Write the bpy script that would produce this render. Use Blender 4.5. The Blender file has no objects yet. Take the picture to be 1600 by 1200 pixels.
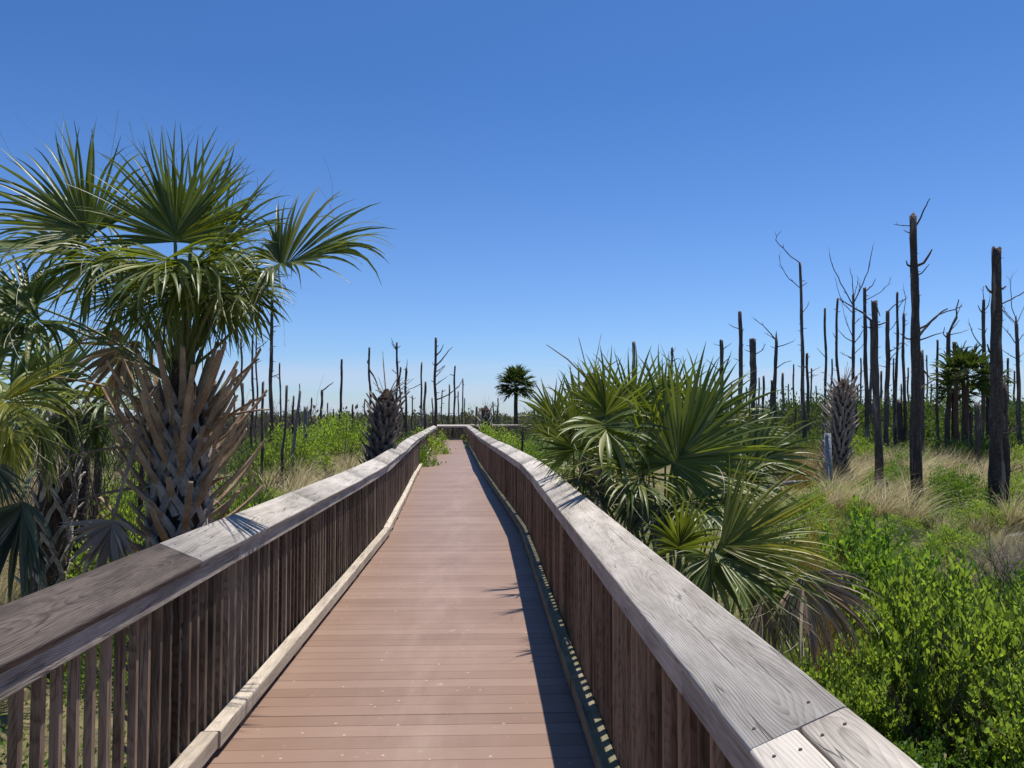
import bpy, math, random
import numpy as np
from mathutils import Vector, Matrix

rnd = random.Random(7)
scene = bpy.context.scene
COL = scene.collection
PI = math.pi

# ------------------------------------------------------------------ camera, sky, sun, exposure
FPX, PITCH, EYE = 1200.0, math.atan(50 / 1200), 1.68
cam_d = bpy.data.cameras.new('camera')
cam = bpy.data.objects.new('camera', cam_d)
COL.objects.link(cam)
cam.location = (0, 0, EYE)
cam.rotation_euler = (PI / 2 + PITCH, 0, 0)
cam_d.sensor_width = 36
cam_d.sensor_fit = 'HORIZONTAL'
cam_d.lens = 27.0
cam_d.clip_start = 0.05
cam_d.clip_end = 6000
scene.camera = cam

SUN = Vector((0.21, 0.25, 1.0)).normalized()
elev = math.asin(SUN.z)
azim = math.atan2(SUN.x, SUN.y)
world = bpy.data.worlds.new('World')
scene.world = world
world.use_nodes = True
wn, wl = world.node_tree.nodes, world.node_tree.links
bg = wn['Background']
sky = wn.new('ShaderNodeTexSky')
sky.sky_type = 'NISHITA'
sky.sun_disc = False
sky.sun_elevation = elev
sky.sun_rotation = azim
sky.altitude = 0
sky.air_density = 1.0
sky.dust_density = 0.3
sky.ozone_density = 3.0
tint = wn.new('ShaderNodeMix')
tint.data_type = 'RGBA'
tint.blend_type = 'MULTIPLY'
tint.inputs[0].default_value = 1
geo = wn.new('ShaderNodeTexCoord'); sz = wn.new('ShaderNodeSeparateXYZ'); wl.new(geo.outputs['Generated'], sz.inputs[0])
mr = wn.new('ShaderNodeMapRange'); wl.new(sz.outputs[2], mr.inputs[0])
mr.inputs[1].default_value = 0.0; mr.inputs[2].default_value = 0.40
tm = wn.new('ShaderNodeMix'); tm.data_type = 'RGBA'
tm.inputs[6].default_value = (.61, .76, 1.06, 1); tm.inputs[7].default_value = (.33, .57, .88, 1)
wl.new(mr.outputs[0], tm.inputs[0]); wl.new(tm.outputs[2], tint.inputs[7])
wl.new(sky.outputs[0], tint.inputs[6])
# a faint low veil of cloud near the horizon
tcw = wn.new('ShaderNodeTexCoord'); spw = wn.new('ShaderNodeSeparateXYZ'); wl.new(tcw.outputs['Generated'], spw.inputs[0])
mpw = wn.new('ShaderNodeMapping'); mpw.inputs['Scale'].default_value = (2.2, 2.2, 26); wl.new(tcw.outputs['Generated'], mpw.inputs[0])
nzw = wn.new('ShaderNodeTexNoise'); nzw.inputs['Scale'].default_value = 1.6; nzw.inputs['Detail'].default_value = 4; wl.new(mpw.outputs[0], nzw.inputs['Vector'])
def mrg(inp, a, b):
    m = wn.new('ShaderNodeMapRange'); m.interpolation_type = 'SMOOTHSTEP'; wl.new(inp, m.inputs[0]); m.inputs[1].default_value = a; m.inputs[2].default_value = b; return m.outputs[0]
def mul(a, b):
    m = wn.new('ShaderNodeMath'); m.operation = 'MULTIPLY'; wl.new(a, m.inputs[0])
    if isinstance(b, float): m.inputs[1].default_value = b
    else: wl.new(b, m.inputs[1])
    return m.outputs[0]
veil = mul(mul(mrg(spw.outputs[2], .085, .05), mrg(nzw.outputs[0], .38, .62)), .38)
cw = wn.new('ShaderNodeMix'); cw.data_type = 'RGBA'; wl.new(veil, cw.inputs[0]); wl.new(tint.outputs[2], cw.inputs[6]); cw.inputs[7].default_value = (4.6, 4.9, 6.4, 1)
wl.new(cw.outputs[2], bg.inputs[0])
bg.inputs[1].default_value = 0.105

sd = bpy.data.lights.new('sun', 'SUN')
sd.energy = 5.0
sd.angle = math.radians(0.53)
sd.color = (1.0, 0.955, 0.87)
so = bpy.data.objects.new('sun', sd)
COL.objects.link(so)
so.rotation_euler = SUN.to_track_quat('Z', 'Y').to_euler()

vs = scene.view_settings
vs.view_transform = 'Standard'
vs.look = 'None'
vs.gamma = 1
vs.use_curve_mapping = False
vs.exposure = 0.36
scene.cycles.max_bounces = 8
scene.cycles.transparent_max_bounces = 8

# ------------------------------------------------------------------ helpers
def at(px, py, D):
    """point at forward distance D seen at this place of the photograph"""
    a, b = (px - 800) / FPX, -(py - 600) / FPX
    d = Vector((a, math.cos(PITCH) - b * math.sin(PITCH), math.sin(PITCH) + b * math.cos(PITCH)))
    t = D / d.y
    return Vector((d.x * t, D, EYE + d.z * t))

GZ = -0.8

def mesh_np(name, V, Q, mats, mi=None, smooth=False):
    me = bpy.data.meshes.new(name)
    V = np.asarray(V, dtype=np.float32); Q = np.asarray(Q, dtype=np.int32)
    k = Q.shape[1]
    me.vertices.add(len(V)); me.vertices.foreach_set('co', V.ravel())
    me.loops.add(Q.size); me.loops.foreach_set('vertex_index', Q.ravel())
    me.polygons.add(len(Q))
    me.polygons.foreach_set('loop_start', np.arange(0, Q.size, k, dtype=np.int32))
    me.polygons.foreach_set('loop_total', np.full(len(Q), k, dtype=np.int32))
    for m in mats: me.materials.append(m)
    if mi is not None: me.polygons.foreach_set('material_index', np.asarray(mi, dtype=np.int32))
    if smooth: me.polygons.foreach_set('use_smooth', np.ones(len(Q), dtype=bool))
    me.update(calc_edges=True)
    return me

class MB:
    def __init__(s): s.v, s.f, s.m = [], [], []
    def add(s, v, f, m=0):
        n = len(s.v); s.v += [tuple(p) for p in v]
        s.f += [tuple(i + n for i in q) for q in f]; s.m += [m] * len(f)
    def mesh(s, name, mats, smooth=False):
        me = bpy.data.meshes.new(name)
        me.from_pydata(s.v, [], s.f)
        for m in mats: me.materials.append(m)
        me.polygons.foreach_set('material_index', s.m)
        if smooth: me.polygons.foreach_set('use_smooth', [True] * len(s.f))
        me.update()
        return me

def link(name, me, parent=None, label=None, cat=None, group=None, kind=None, M=None):
    o = bpy.data.objects.new(name, me)
    COL.objects.link(o)
    if parent is not None: o.parent = parent
    if M is not None: o.matrix_basis = M
    tag(o, label, cat, group, kind)
    return o

def tag(o, label=None, cat=None, group=None, kind=None):
    if label: o['label'] = label
    if cat: o['category'] = cat
    if group: o['group'] = group
    if kind: o['kind'] = kind
    return o

def thing(name, loc, label, cat, group=None, rz=0, scale=1, kind=None):
    o = bpy.data.objects.new(name, None)
    COL.objects.link(o)
    o.empty_display_size = 0.2
    o.location = loc; o.rotation_euler = (0, 0, rz); o.scale = (scale,) * 3
    return tag(o, label, cat, group, kind)

def sweep(pts, rad, sides=6, squash=1.0, up=None, jag=0, rough=0.0, rg=None, cap=True):
    """tube through points; rad per point; squash flattens it across 'up'"""
    pts = [Vector(p) for p in pts]
    n = len(pts); V, F = [], []
    ref = Vector(up) if up is not None else None
    prev = None
    for i, p in enumerate(pts):
        t = (pts[min(i + 1, n - 1)] - pts[max(i - 1, 0)])
        if t.length < 1e-9: t = Vector((0, 0, 1))
        t.normalize()
        if prev is None:
            r0 = ref if ref is not None else (Vector((1, 0, 0)) if abs(t.x) < .9 else Vector((0, 1, 0)))
        else: r0 = prev
        a = r0 - t * r0.dot(t)
        if a.length < 1e-6: a = t.orthogonal()
        a.normalize(); b = t.cross(a); prev = a
        for k in range(sides):
            th = 2 * PI * (k + (.5 if sides == 4 else 0)) / sides
            r = rad[i] * (1 + (rg.uniform(-rough, rough) if rough else 0))
            q = p + a * (math.cos(th) * r * squash) + b * (math.sin(th) * r)
            if jag and i == n - 1: q = q + t * rg.uniform(-jag, jag)
            V.append(q)
    for i in range(n - 1):
        for k in range(sides):
            k2 = (k + 1) % sides
            F.append((i * sides + k, i * sides + k2, (i + 1) * sides + k2, (i + 1) * sides + k))
    if cap:
        F.append(tuple(reversed(range(sides)))); F.append(tuple(range((n - 1) * sides, n * sides)))
    return V, F

def fix(me):
    return me

# ------------------------------------------------------------------ materials
class NT:
    def __init__(s, name):
        s.mat = bpy.data.materials.new(name); s.mat.use_nodes = True
        s.n, s.l = s.mat.node_tree.nodes, s.mat.node_tree.links
        s.p = s.n['Principled BSDF']; s.out = s.n['Material Output']
    def node(s, t, **kw):
        x = s.n.new(t)
        for k, v in kw.items(): setattr(x, k, v)
        return x
    def put(s, sock, v):
        if hasattr(v, 'is_output') or isinstance(v, bpy.types.NodeSocket): s.l.new(v, sock)
        else: sock.default_value = v
    def math(s, op, a, b=0.0, c=None):
        x = s.node('ShaderNodeMath', operation=op); s.put(x.inputs[0], a); s.put(x.inputs[1], b)
        if c is not None: s.put(x.inputs[2], c)
        return x.outputs[0]
    def vmath(s, op, a, b):
        x = s.node('ShaderNodeVectorMath', operation=op); s.put(x.inputs[0], a); s.put(x.inputs[1], b)
        return x.outputs[0]
    def comb(s, x, y, z):
        c = s.node('ShaderNodeCombineXYZ')
        for i, v in enumerate((x, y, z)): s.put(c.inputs[i], v)
        return c.outputs[0]
    def sep(s, v):
        c = s.node('ShaderNodeSeparateXYZ'); s.put(c.inputs[0], v); return c.outputs
    def noise(s, vec, scale=1.0, detail=3.0, rough=.55, dist=0.0):
        x = s.node('ShaderNodeTexNoise'); s.put(x.inputs['Vector'], vec)
        x.inputs['Scale'].default_value = scale; x.inputs['Detail'].default_value = detail
        x.inputs['Roughness'].default_value = rough; x.inputs['Distortion'].default_value = dist
        return x.outputs[0]
    def vor(s, vec, scale=1.0, feature='F1', out=0):
        x = s.node('ShaderNodeTexVoronoi', feature=feature); s.put(x.inputs['Vector'], vec)
        x.inputs['Scale'].default_value = scale
        return x.outputs[out]
    def ramp(s, f, stops):
        r = s.node('ShaderNodeValToRGB'); s.put(r.inputs[0], f)
        e = r.color_ramp.elements
        while len(e) < len(stops): e.new(.5)
        for i, (p, c) in enumerate(stops):
            e[i].position = p; e[i].color = (*c, 1) if len(c) == 3 else c
        return r.outputs[0]
    def step(s, f, a, b):
        x = s.node('ShaderNodeMapRange'); s.put(x.inputs[0], f)
        x.inputs[1].default_value = a; x.inputs[2].default_value = b
        x.inputs[3].default_value = 0; x.inputs[4].default_value = 1
        return x.outputs[0]
    def mix(s, f, a, b, mode='MIX'):
        x = s.node('ShaderNodeMix', data_type='RGBA', blend_type=mode)
        s.put(x.inputs[0], f)
        for i, v in ((6, a), (7, b)):
            if isinstance(v, tuple) and len(v) == 3: v = (*v, 1)
            s.put(x.inputs[i], v)
        return x.outputs[2]
    def bump(s, h, strength=.3, dist=.01):
        b = s.node('ShaderNodeBump'); s.put(b.inputs['Height'], h)
        b.inputs['Strength'].default_value = strength; b.inputs['Distance'].default_value = dist
        s.l.new(b.outputs[0], s.p.inputs['Normal'])
    def objc(s): return s.node('ShaderNodeTexCoord').outputs['Object']
    def pos(s): return s.node('ShaderNodeNewGeometry').outputs['Position']
    def orand(s): return s.node('ShaderNodeObjectInfo').outputs['Random']
    def irand(s): return s.node('ShaderNodeNewGeometry').outputs['Random Per Island']
    def base(s, c, rough=.7, spec=.3):
        if isinstance(c, tuple): c = (*c, 1)
        s.put(s.p.inputs['Base Color'], c)
        s.put(s.p.inputs['Roughness'], rough)
        s.p.inputs['Specular IOR Level'].default_value = spec
        return s.mat

def wood(name, light, mid, dark, axis='X', ring=.0085, crack=.55, rough=.75, vary=.25, green=0.0, ringmix=.55, stain=.35):
    t = NT(name)
    o = t.sep(t.objc()); r = t.orand()
    idx = {'X': (0, 1, 2), 'Z': (2, 0, 1), 'Y': (1, 0, 2)}[axis]
    L, A, B = (o[i] for i in idx)
    L2 = t.math('ADD', L, t.math('MULTIPLY', r, 37.0))
    rb = t.math('MULTIPLY', t.math('FRACT', t.math('MULTIPLY', r, 13.7)), .06)
    n1 = t.noise(t.comb(t.math('MULTIPLY', L2, .9), t.math('MULTIPLY', A, 5.0), t.math('MULTIPLY', r, 9.0)), 1.0, 2.0)
    n2 = t.noise(t.comb(t.math('MULTIPLY', L2, 1.6), t.math('MULTIPLY', A, 3.0), 5.0), 1.0, 1.0)
    n3 = t.noise(t.comb(t.math('MULTIPLY', L2, 9.0), t.math('MULTIPLY', A, 40.0), t.math('MULTIPLY', B, 40.0)), 1.0, 3.0)
    A1 = t.math('ADD', t.math('ADD', A, t.math('MULTIPLY', t.math('SUBTRACT', n1, .5), .14)), t.math('SUBTRACT', rb, .03))
    B1 = t.math('ADD', t.math('ADD', B, -.045), t.math('MULTIPLY', t.math('SUBTRACT', n2, .5), .16))
    R = t.math('SQRT', t.math('ADD', t.math('MULTIPLY', A1, A1), t.math('MULTIPLY', B1, B1)))
    R = t.math('ADD', R, t.math('MULTIPLY', n3, .003))
    ph = t.math('FRACT', t.math('DIVIDE', R, ring))
    rings = t.math('POWER', ph, 2.2)
    rings = t.math('MULTIPLY', rings, t.step(ph, 1.0, .86))
    fine = t.noise(t.comb(t.math('MULTIPLY', L2, 7.0), t.math('MULTIPLY', A, 260.0), t.math('MULTIPLY', B, 260.0)), 1.0, 3.0, .6)
    broad = t.noise(t.comb(t.math('MULTIPLY', L2, 2.2), t.math('MULTIPLY', A, 14.0), t.math('MULTIPLY', B, 14.0)), 1.0, 4.0, .65)
    cr = t.noise(t.comb(t.math('MULTIPLY', L2, .8), t.math('MULTIPLY', A, 30.0), t.math('MULTIPLY', B, 30.0)), 1.0, 2.0, .4)
    cm = t.math('ABSOLUTE', t.math('SUBTRACT', cr, .5))
    gate = t.step(t.noise(t.comb(t.math('MULTIPLY', L2, 3.0), t.math('MULTIPLY', A, 9.0), 3.0), 1.0, 1.0), .44, .52)
    cracks = t.math('MULTIPLY', t.step(cm, .010, .003), gate)
    f = t.math('ADD', t.math('MULTIPLY', fine, .45), t.math('MULTIPLY', broad, .75))
    f = t.math('ADD', t.math('SUBTRACT', f, t.math('MULTIPLY', rings, ringmix * .35)), t.math('MULTIPLY', t.math('SUBTRACT', r, .5), vary))
    c = t.ramp(f, [(.22, dark), (.5, mid), (.74, light)])
    st = t.step(t.noise(t.comb(t.math('MULTIPLY', L2, 3.0), t.math('MULTIPLY', A, 7.0), t.math('MULTIPLY', B, 7.0)), 1.3, 5.0, .7), .56, .72)
    c = t.mix(t.math('MULTIPLY', st, stain), c, tuple(x * .45 for x in mid))
    if green:
        g = t.step(t.noise(t.comb(t.math('MULTIPLY', L2, 5.0), t.math('MULTIPLY', A, 14.0), t.math('MULTIPLY', B, 14.0)), 1.0, 4.0, .7), .35, .6)
        c = t.mix(t.math('MULTIPLY', g, green), c, (.085, .095, .03))
    c = t.mix(t.math('MULTIPLY', cracks, crack), c, tuple(x * .12 for x in dark))
    h = t.math('SUBTRACT', t.math('ADD', t.math('MULTIPLY', fine, .35), t.math('MULTIPLY', rings, .3)), t.math('MULTIPLY', cracks, 1.4))
    kn = t.step(t.vor(t.comb(t.math('MULTIPLY', L2, 2.2), t.math('MULTIPLY', A, 9.0), 0.0), 1.0), .07, .02)
    c = t.mix(t.math('MULTIPLY', kn, .6), c, tuple(x * .35 for x in mid))
    t.bump(h, .6, .003)
    return t.base(c, rough, .25)

W_CAP = wood('weathered_cap_wood', (.60, .545, .485), (.43, .385, .335), (.20, .17, .145), rough=.9)
W_CAPG = wood('greyer_cap_wood', (.50, .455, .41), (.34, .305, .27), (.14, .12, .10), rough=.9, stain=.55, ring=.0085, crack=.65)
W_CAPD = wood('dark_weathered_wood', (.10, .078, .066), (.034, .026, .022), (.012, .008, .007), ringmix=.6, stain=.6)
W_FASC = wood('fascia_wood', (.52, .47, .41), (.32, .275, .235), (.09, .072, .06), stain=.55)
W_CURB = wood('curb_wood', (.55, .48, .39), (.38, .32, .25), (.15, .12, .09))
W_CURBG = wood('mossy_curb_wood', (.26, .215, .145), (.155, .13, .085), (.06, .048, .03), green=.6)
W_PICK = wood('picket_wood', (.27, .20, .145), (.115, .078, .053), (.03, .02, .013), axis='Z', vary=.45, ring=.008)
W_PICKR = wood('reddish_picket_wood', (.31, .205, .135), (.145, .086, .054), (.04, .022, .014), axis='Z', vary=.4, ring=.008)
W_POST = wood('post_wood', (.30, .17, .09), (.19, .095, .05), (.07, .035, .02), axis='Z', ring=.012)
W_BEAM = wood('beam_wood', (.22, .18, .15), (.13, .10, .08), (.05, .04, .03))

def deck_mat():
    t = NT('brown_composite_decking')
    o = t.sep(t.objc()); r = t.orand(); P = t.pos(); ps = t.sep(P)
    L2 = t.math('ADD', o[0], t.math('MULTIPLY', r, 50.0))
    g = t.noise(t.comb(t.math('MULTIPLY', L2, 4.0), t.math('MULTIPLY', o[1], 160.0), 0.0), 1.0, 3.0)
    big = t.noise(P, 1.3, 4.0, .6)
    f = t.math('ADD', t.math('ADD', t.math('MULTIPLY', g, .35), t.math('MULTIPLY', big, .45)), t.math('MULTIPLY', r, .30))
    c = t.ramp(f, [(.25, (.178, .106, .070)), (.5, (.220, .136, .095)), (.75, (.262, .170, .124))])
    # centre line of the path, for dirt carried by feet
    cx = t.math('ADD', t.math('MULTIPLY', ps[1], -.045), -.33)
    off = t.math('ABSOLUTE', t.math('SUBTRACT', ps[0], cx))
    band = t.step(off, .55, .05)
    dust = t.step(t.noise(t.comb(t.math('MULTIPLY', ps[0], 3.5), t.math('MULTIPLY', ps[1], .9), 0.0), 1.0, 5.0, .65), .42, .72)
    c = t.mix(t.math('MULTIPLY', t.math('MULTIPLY', dust, band), .28), c, (.42, .32, .26))
    bl = t.step(t.noise(P, 5.0, 6.0, .75), .64, .72)
    band2 = t.step(off, .8, .1)
    c = t.mix(t.math('MULTIPLY', t.math('MULTIPLY', bl, band2), .55), c, (.60, .53, .50))
    sp = t.step(t.vor(P, 9.0), .085, .03)
    c = t.mix(t.math('MULTIPLY', sp, .6), c, (.62, .57, .53))
    sp2 = t.step(t.vor(P, 23.0), .06, .03)
    c = t.mix(t.math('MULTIPLY', sp2, .3), c, (.10, .06, .05))
    t.bump(t.math('ADD', g, t.math('MULTIPLY', big, .3)), .25, .002)
    return t.base(c, .52, .45)
M_DECK = deck_mat()

def leaf_mat(name, cols, trans, rough=.45, spec=.35, tmix=.35, orv=.0, streak=False):
    t = NT(name)
    f = t.irand()
    if orv: f = t.math('ADD', t.math('MULTIPLY', f, 1 - orv), t.math('MULTIPLY', t.orand(), orv))
    n = len(cols)
    c = t.ramp(f, [(i / max(n - 1, 1), k) for i, k in enumerate(cols)])
    if streak:
        nz = t.noise(t.objc(), 14.0, 3.0)
        c = t.mix(t.step(nz, .45, .75), c, (.20, .19, .04))
    t.base(c, rough, spec)
    tr = t.node('ShaderNodeBsdfTranslucent')
    tc = t.ramp(f, [(0, trans), (1, tuple(min(1, x * 1.5) for x in trans))])
    t.l.new(tc, tr.inputs[0])
    mx = t.node('ShaderNodeMixShader'); mx.inputs[0].default_value = tmix
    t.l.new(t.p.outputs[0], mx.inputs[1]); t.l.new(tr.outputs[0], mx.inputs[2])
    t.l.new(mx.outputs[0], t.out.inputs[0])
    return t.mat

M_FAN = leaf_mat('palm_leaf', [(.034, .060, .010), (.065, .10, .015), (.12, .155, .026), (.25, .25, .09)], (.22, .27, .018), .42, .38, .28)
M_FANS = leaf_mat('darker_palm_leaf', [(.022, .042, .012), (.04, .07, .016), (.07, .105, .026), (.12, .14, .05)], (.09, .13, .015), .6, .2, .2)  # darker, less translucent leaf green for the distant palm crowns
M_FANY = leaf_mat('yellowing_palm_leaf', [(.09, .13, .02), (.20, .22, .03), (.36, .33, .06)], (.42, .40, .04), .42, .4, .42)
M_FAND = leaf_mat('dead_palm_leaf', [(.16, .11, .075), (.30, .22, .155), (.46, .38, .29)], (.20, .12, .06), .8, .15, .15)
M_FANDK = leaf_mat('withering_palm_leaf', [(.03, .045, .04), (.06, .07, .035), (.14, .14, .05), (.20, .17, .12)], (.12, .14, .04), .6, .3, .2)
M_PET = leaf_mat('green_petiole', [(.09, .12, .04), (.12, .15, .05)], (.1, .12, .02), .45, .4, .05)
M_THREAD = NT('leaf_thread').base((.42, .40, .30), .6, .2)
M_SHRUB = leaf_mat('shrub_leaf', [(.03, .07, .014), (.085, .155, .025), (.17, .26, .04), (.32, .40, .09)], (.32, .44, .04), .5, .3, .42, orv=.2)
M_SHRUBD = leaf_mat('dark_shrub_leaf', [(.035, .085, .014), (.065, .14, .018), (.12, .21, .03)], (.20, .33, .025), .5, .35, .32, orv=.2)
M_GLOSS = leaf_mat('glossy_shrub_leaf', [(.045, .105, .016), (.09, .18, .025), (.15, .27, .04)], (.26, .42, .03), .48, .3, .36, orv=.2)
M_FAR = leaf_mat('far_scrub_leaf', [(.04, .075, .022), (.07, .12, .03), (.105, .165, .042), (.14, .165, .065)], (.15, .22, .03), .6, .25, .28)
M_OLIVE = leaf_mat('olive_scrub_leaf', [(.07, .085, .045), (.11, .12, .06), (.15, .15, .085)], (.16, .19, .06), .6, .25, .22)
M_TAN = leaf_mat('dry_grass', [(.17, .125, .06), (.40, .32, .18), (.62, .54, .36), (.28, .27, .10)], (.45, .38, .18), .7, .2, .25)
M_GOLD = leaf_mat('golden_grass', [(.26, .15, .05), (.36, .24, .09), (.30, .27, .08)], (.34, .24, .06), .7, .2, .3)
M_GRASS = leaf_mat('green_grass', [(.08, .12, .025), (.13, .17, .035), (.2, .22, .06)], (.22, .28, .04), .6, .25, .33)
M_PINK = leaf_mat('pinkish_dry_stalk', [(.22, .17, .155), (.32, .26, .24), (.40, .34, .32)], (.2, .16, .14), .8, .15, .1)

def bark(name, dark, mid, light, sc=1.0, char=0.0):
    t = NT(name)
    o = t.objc(); s = t.sep(o)
    v = t.comb(t.math('MULTIPLY', s[0], 34.0 * sc), t.math('MULTIPLY', s[1], 34.0 * sc), t.math('MULTIPLY', s[2], 11.0 * sc))
    vo = t.vor(v, 1.0, 'DISTANCE_TO_EDGE')
    n = t.noise(t.comb(t.math('MULTIPLY', s[0], 9.0), t.math('MULTIPLY', s[1], 9.0), t.math('MULTIPLY', s[2], 1.6)), 1.0, 5.0, .65)
    fine = t.noise(v, 3.0, 3.0)
    f = t.math('ADD', t.math('MULTIPLY', t.step(vo, 0.0, .22), .16), t.math('ADD', t.math('MULTIPLY', n, .62), t.math('MULTIPLY', fine, .36)))
    if char:
        f = t.math('SUBTRACT', f, t.math('MULTIPLY', t.step(s[2], 2.6, -.6), char))
    c = t.ramp(f, [(.25, dark), (.58, mid), (.9, light)])
    pn = t.noise(t.comb(t.math('MULTIPLY', s[0], 5.0), t.math('MULTIPLY', s[1], 5.0), t.math('ADD', t.math('MULTIPLY', s[2], .9), t.math('MULTIPLY', t.orand(), 40.0))), 1.0, 4.0, .6)
    c = t.mix(t.math('MULTIPLY', t.step(pn, .56, .64), .75), c, tuple(min(.5, x * 1.25) for x in light))
    t.bump(t.math('ADD', t.step(vo, 0.0, .25), fine), .8, .02)
    return t.base(c, .85, .15)

M_BARK = bark('charred_bark', (.022, .018, .016), (.095, .074, .062), (.27, .22, .185), char=.2)
M_BARKB = bark('brown_snag_bark', (.03, .025, .023), (.12, .095, .082), (.30, .245, .215), char=.18)
M_GREYW = bark('silver_dead_wood', (.08, .07, .066), (.24, .215, .20), (.42, .39, .37), 1.6)
M_BLOND = NT('fresh_split_wood').base((.42, .31, .20), .8, .2)
M_TWIG = bark('dead_twig', (.05, .04, .038), (.13, .105, .095), (.28, .24, .22), 3.0)
M_TWIGR = bark('reddish_dead_twig', (.06, .04, .034), (.15, .10, .082), (.27, .20, .17), 3.0)
def fibre(name, dark, mid, light):
    t = NT(name)
    s_ = t.sep(t.objc())
    n = t.noise(t.objc(), 7.0, 4.0, .6)
    st = t.noise(t.comb(t.math('MULTIPLY', s_[0], 120.0), t.math('MULTIPLY', s_[1], 120.0), t.math('MULTIPLY', s_[2], 14.0)), 1.0, 3.0, .6)
    f = t.math('ADD', t.math('ADD', t.math('MULTIPLY', n, .6), t.math('MULTIPLY', st, .4)), t.math('MULTIPLY', t.math('SUBTRACT', t.irand(), .5), .22))
    t.bump(st, .4, .004)
    return t.base(t.ramp(f, [(.3, dark), (.5, mid), (.72, light)]), .75, .2)
M_BOOT = fibre('palm_boot_grey', (.12, .10, .08), (.29, .25, .21), (.52, .46, .40))
M_STUB = fibre('palm_boot_brown', (.10, .062, .036), (.235, .155, .092), (.43, .32, .21))
M_PDARK = fibre('shade_toned_palm_boot', (.035, .028, .024), (.10, .08, .07), (.26, .225, .20))  # darkened version of the dead palm grey, shadow-side shade put into the colour
M_FIBRE = bark('palm_trunk_fibre', (.035, .024, .018), (.10, .068, .05), (.21, .155, .12), 2.0)
M_PSTUBD = fibre('dead_palm_grey', (.075, .06, .052), (.21, .17, .15), (.44, .39, .355))
M_SCREW = NT('rusty_screw').base((.07, .045, .035), .5, .5)

def ground_mat():
    t = NT('marsh_soil')
    P = t.pos()
    n = t.noise(P, .35, 6.0, .6); n2 = t.noise(P, 3.0, 5.0, .7); n3 = t.noise(P, 30.0, 3.0, .7)
    c = t.ramp(n, [(.35, (.10, .10, .04)), (.5, (.20, .165, .085)), (.65, (.11, .13, .04))])
    c = t.mix(t.step(n2, .45, .7), c, (.06, .05, .03))
    c = t.mix(t.math('MULTIPLY', t.step(n3, .5, .8), .5), c, (.28, .23, .15))
    t.bump(t.math('ADD', n2, n3), .7, .05)
    return t.base(c, .95, .1)
M_GROUND = ground_mat()

# ------------------------------------------------------------------ ground
def gnd():
    xs = np.concatenate([-np.geomspace(3000, 20, 14), np.linspace(-18, 18, 37), np.geomspace(20, 3000, 14)])
    ys = np.concatenate([-np.geomspace(3000, 12, 12), np.linspace(-10, 60, 71), np.geomspace(64, 5000, 22)])
    X, Y = np.meshgrid(xs, ys)
    Z = GZ + .05 * np.sin(X * .7 + 1) * np.cos(Y * .5) + .04 * np.sin(X * 1.9 + Y * 1.3)
    nx, ny = len(xs), len(ys)
    i, j = np.meshgrid(np.arange(nx - 1), np.arange(ny - 1))
    a = (j * nx + i).ravel()
    Q = np.stack([a, a + 1, a + nx + 1, a + nx], 1)
    link('ground', mesh_np('ground', np.stack([X.ravel(), Y.ravel(), Z.ravel()], 1), Q, [M_GROUND], smooth=True), kind='structure')
gnd()

# ------------------------------------------------------------------ boardwalk path
KN = [(-3.0, -.286), (10.9, -.79), (24.0, -1.94), (53.6, -4.20)]
def CX(y):
    """centre line, its bends eased over about a metre"""
    def f(y):
        for (y0, x0), (y1, x1) in zip(KN, KN[1:]):
            if y <= y1 or (y1, x1) == KN[-1]: return x0 + (x1 - x0) * (y - y0) / (y1 - y0)
    return sum(f(y + d) for d in (-.8, -.4, 0, .4, .8)) / 5
def PT(y, lat, z=0.0):
    s = (CX(y + .01) - CX(y - .01)) / .02
    n = math.hypot(1, s)
    return Vector((CX(y) + lat / n, y - lat * s / n, z))

def frame(p0, p1, lat_dir=None):
    """matrix whose X runs p0->p1, Z as upright as possible, origin in the middle"""
    x = (p1 - p0).normalized(); z = Vector((0, 0, 1)); y = z.cross(x).normalized(); z = x.cross(y)
    M = Matrix((x, y, z)).transposed().to_4x4(); M.translation = (p0 + p1) / 2
    return M

def board_bm(L, w, h, bev=.006, seg=2, sub=1):
    """box with eased long edges; X long, Y wide, Z thick"""
    prof = []
    for cxs, czs, a0 in ((1, -1, -90), (1, 1, 0), (-1, 1, 90), (-1, -1, 180)):
        for k in range(seg + 1):
            a = math.radians(a0 + 90 * k / seg)
            prof.append((cxs * (w / 2 - bev) + math.cos(a) * bev, czs * (h / 2 - bev) + math.sin(a) * bev))
    n = len(prof); V, F = [], []
    for i in range(sub + 1):
        x = -L / 2 + L * i / sub
        V += [(x, a, b) for a, b in prof]
    for i in range(sub):
        for k in range(n):
            k2 = (k + 1) % n
            F.append((i * n + k, i * n + k2, (i + 1) * n + k2, (i + 1) * n + k))
    F.append(tuple(reversed(range(n)))); F.append(tuple(range(sub * n, sub * n + n)))
    return V, F

CURB_IN, CURB_W, PICK_IN, CAP_IN, CAP_Z = .91, .088, 1.0, .95, .99
TILT = math.radians(23)

walk = thing('boardwalk', (0, 0, 0), None, None, kind='structure')

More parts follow.
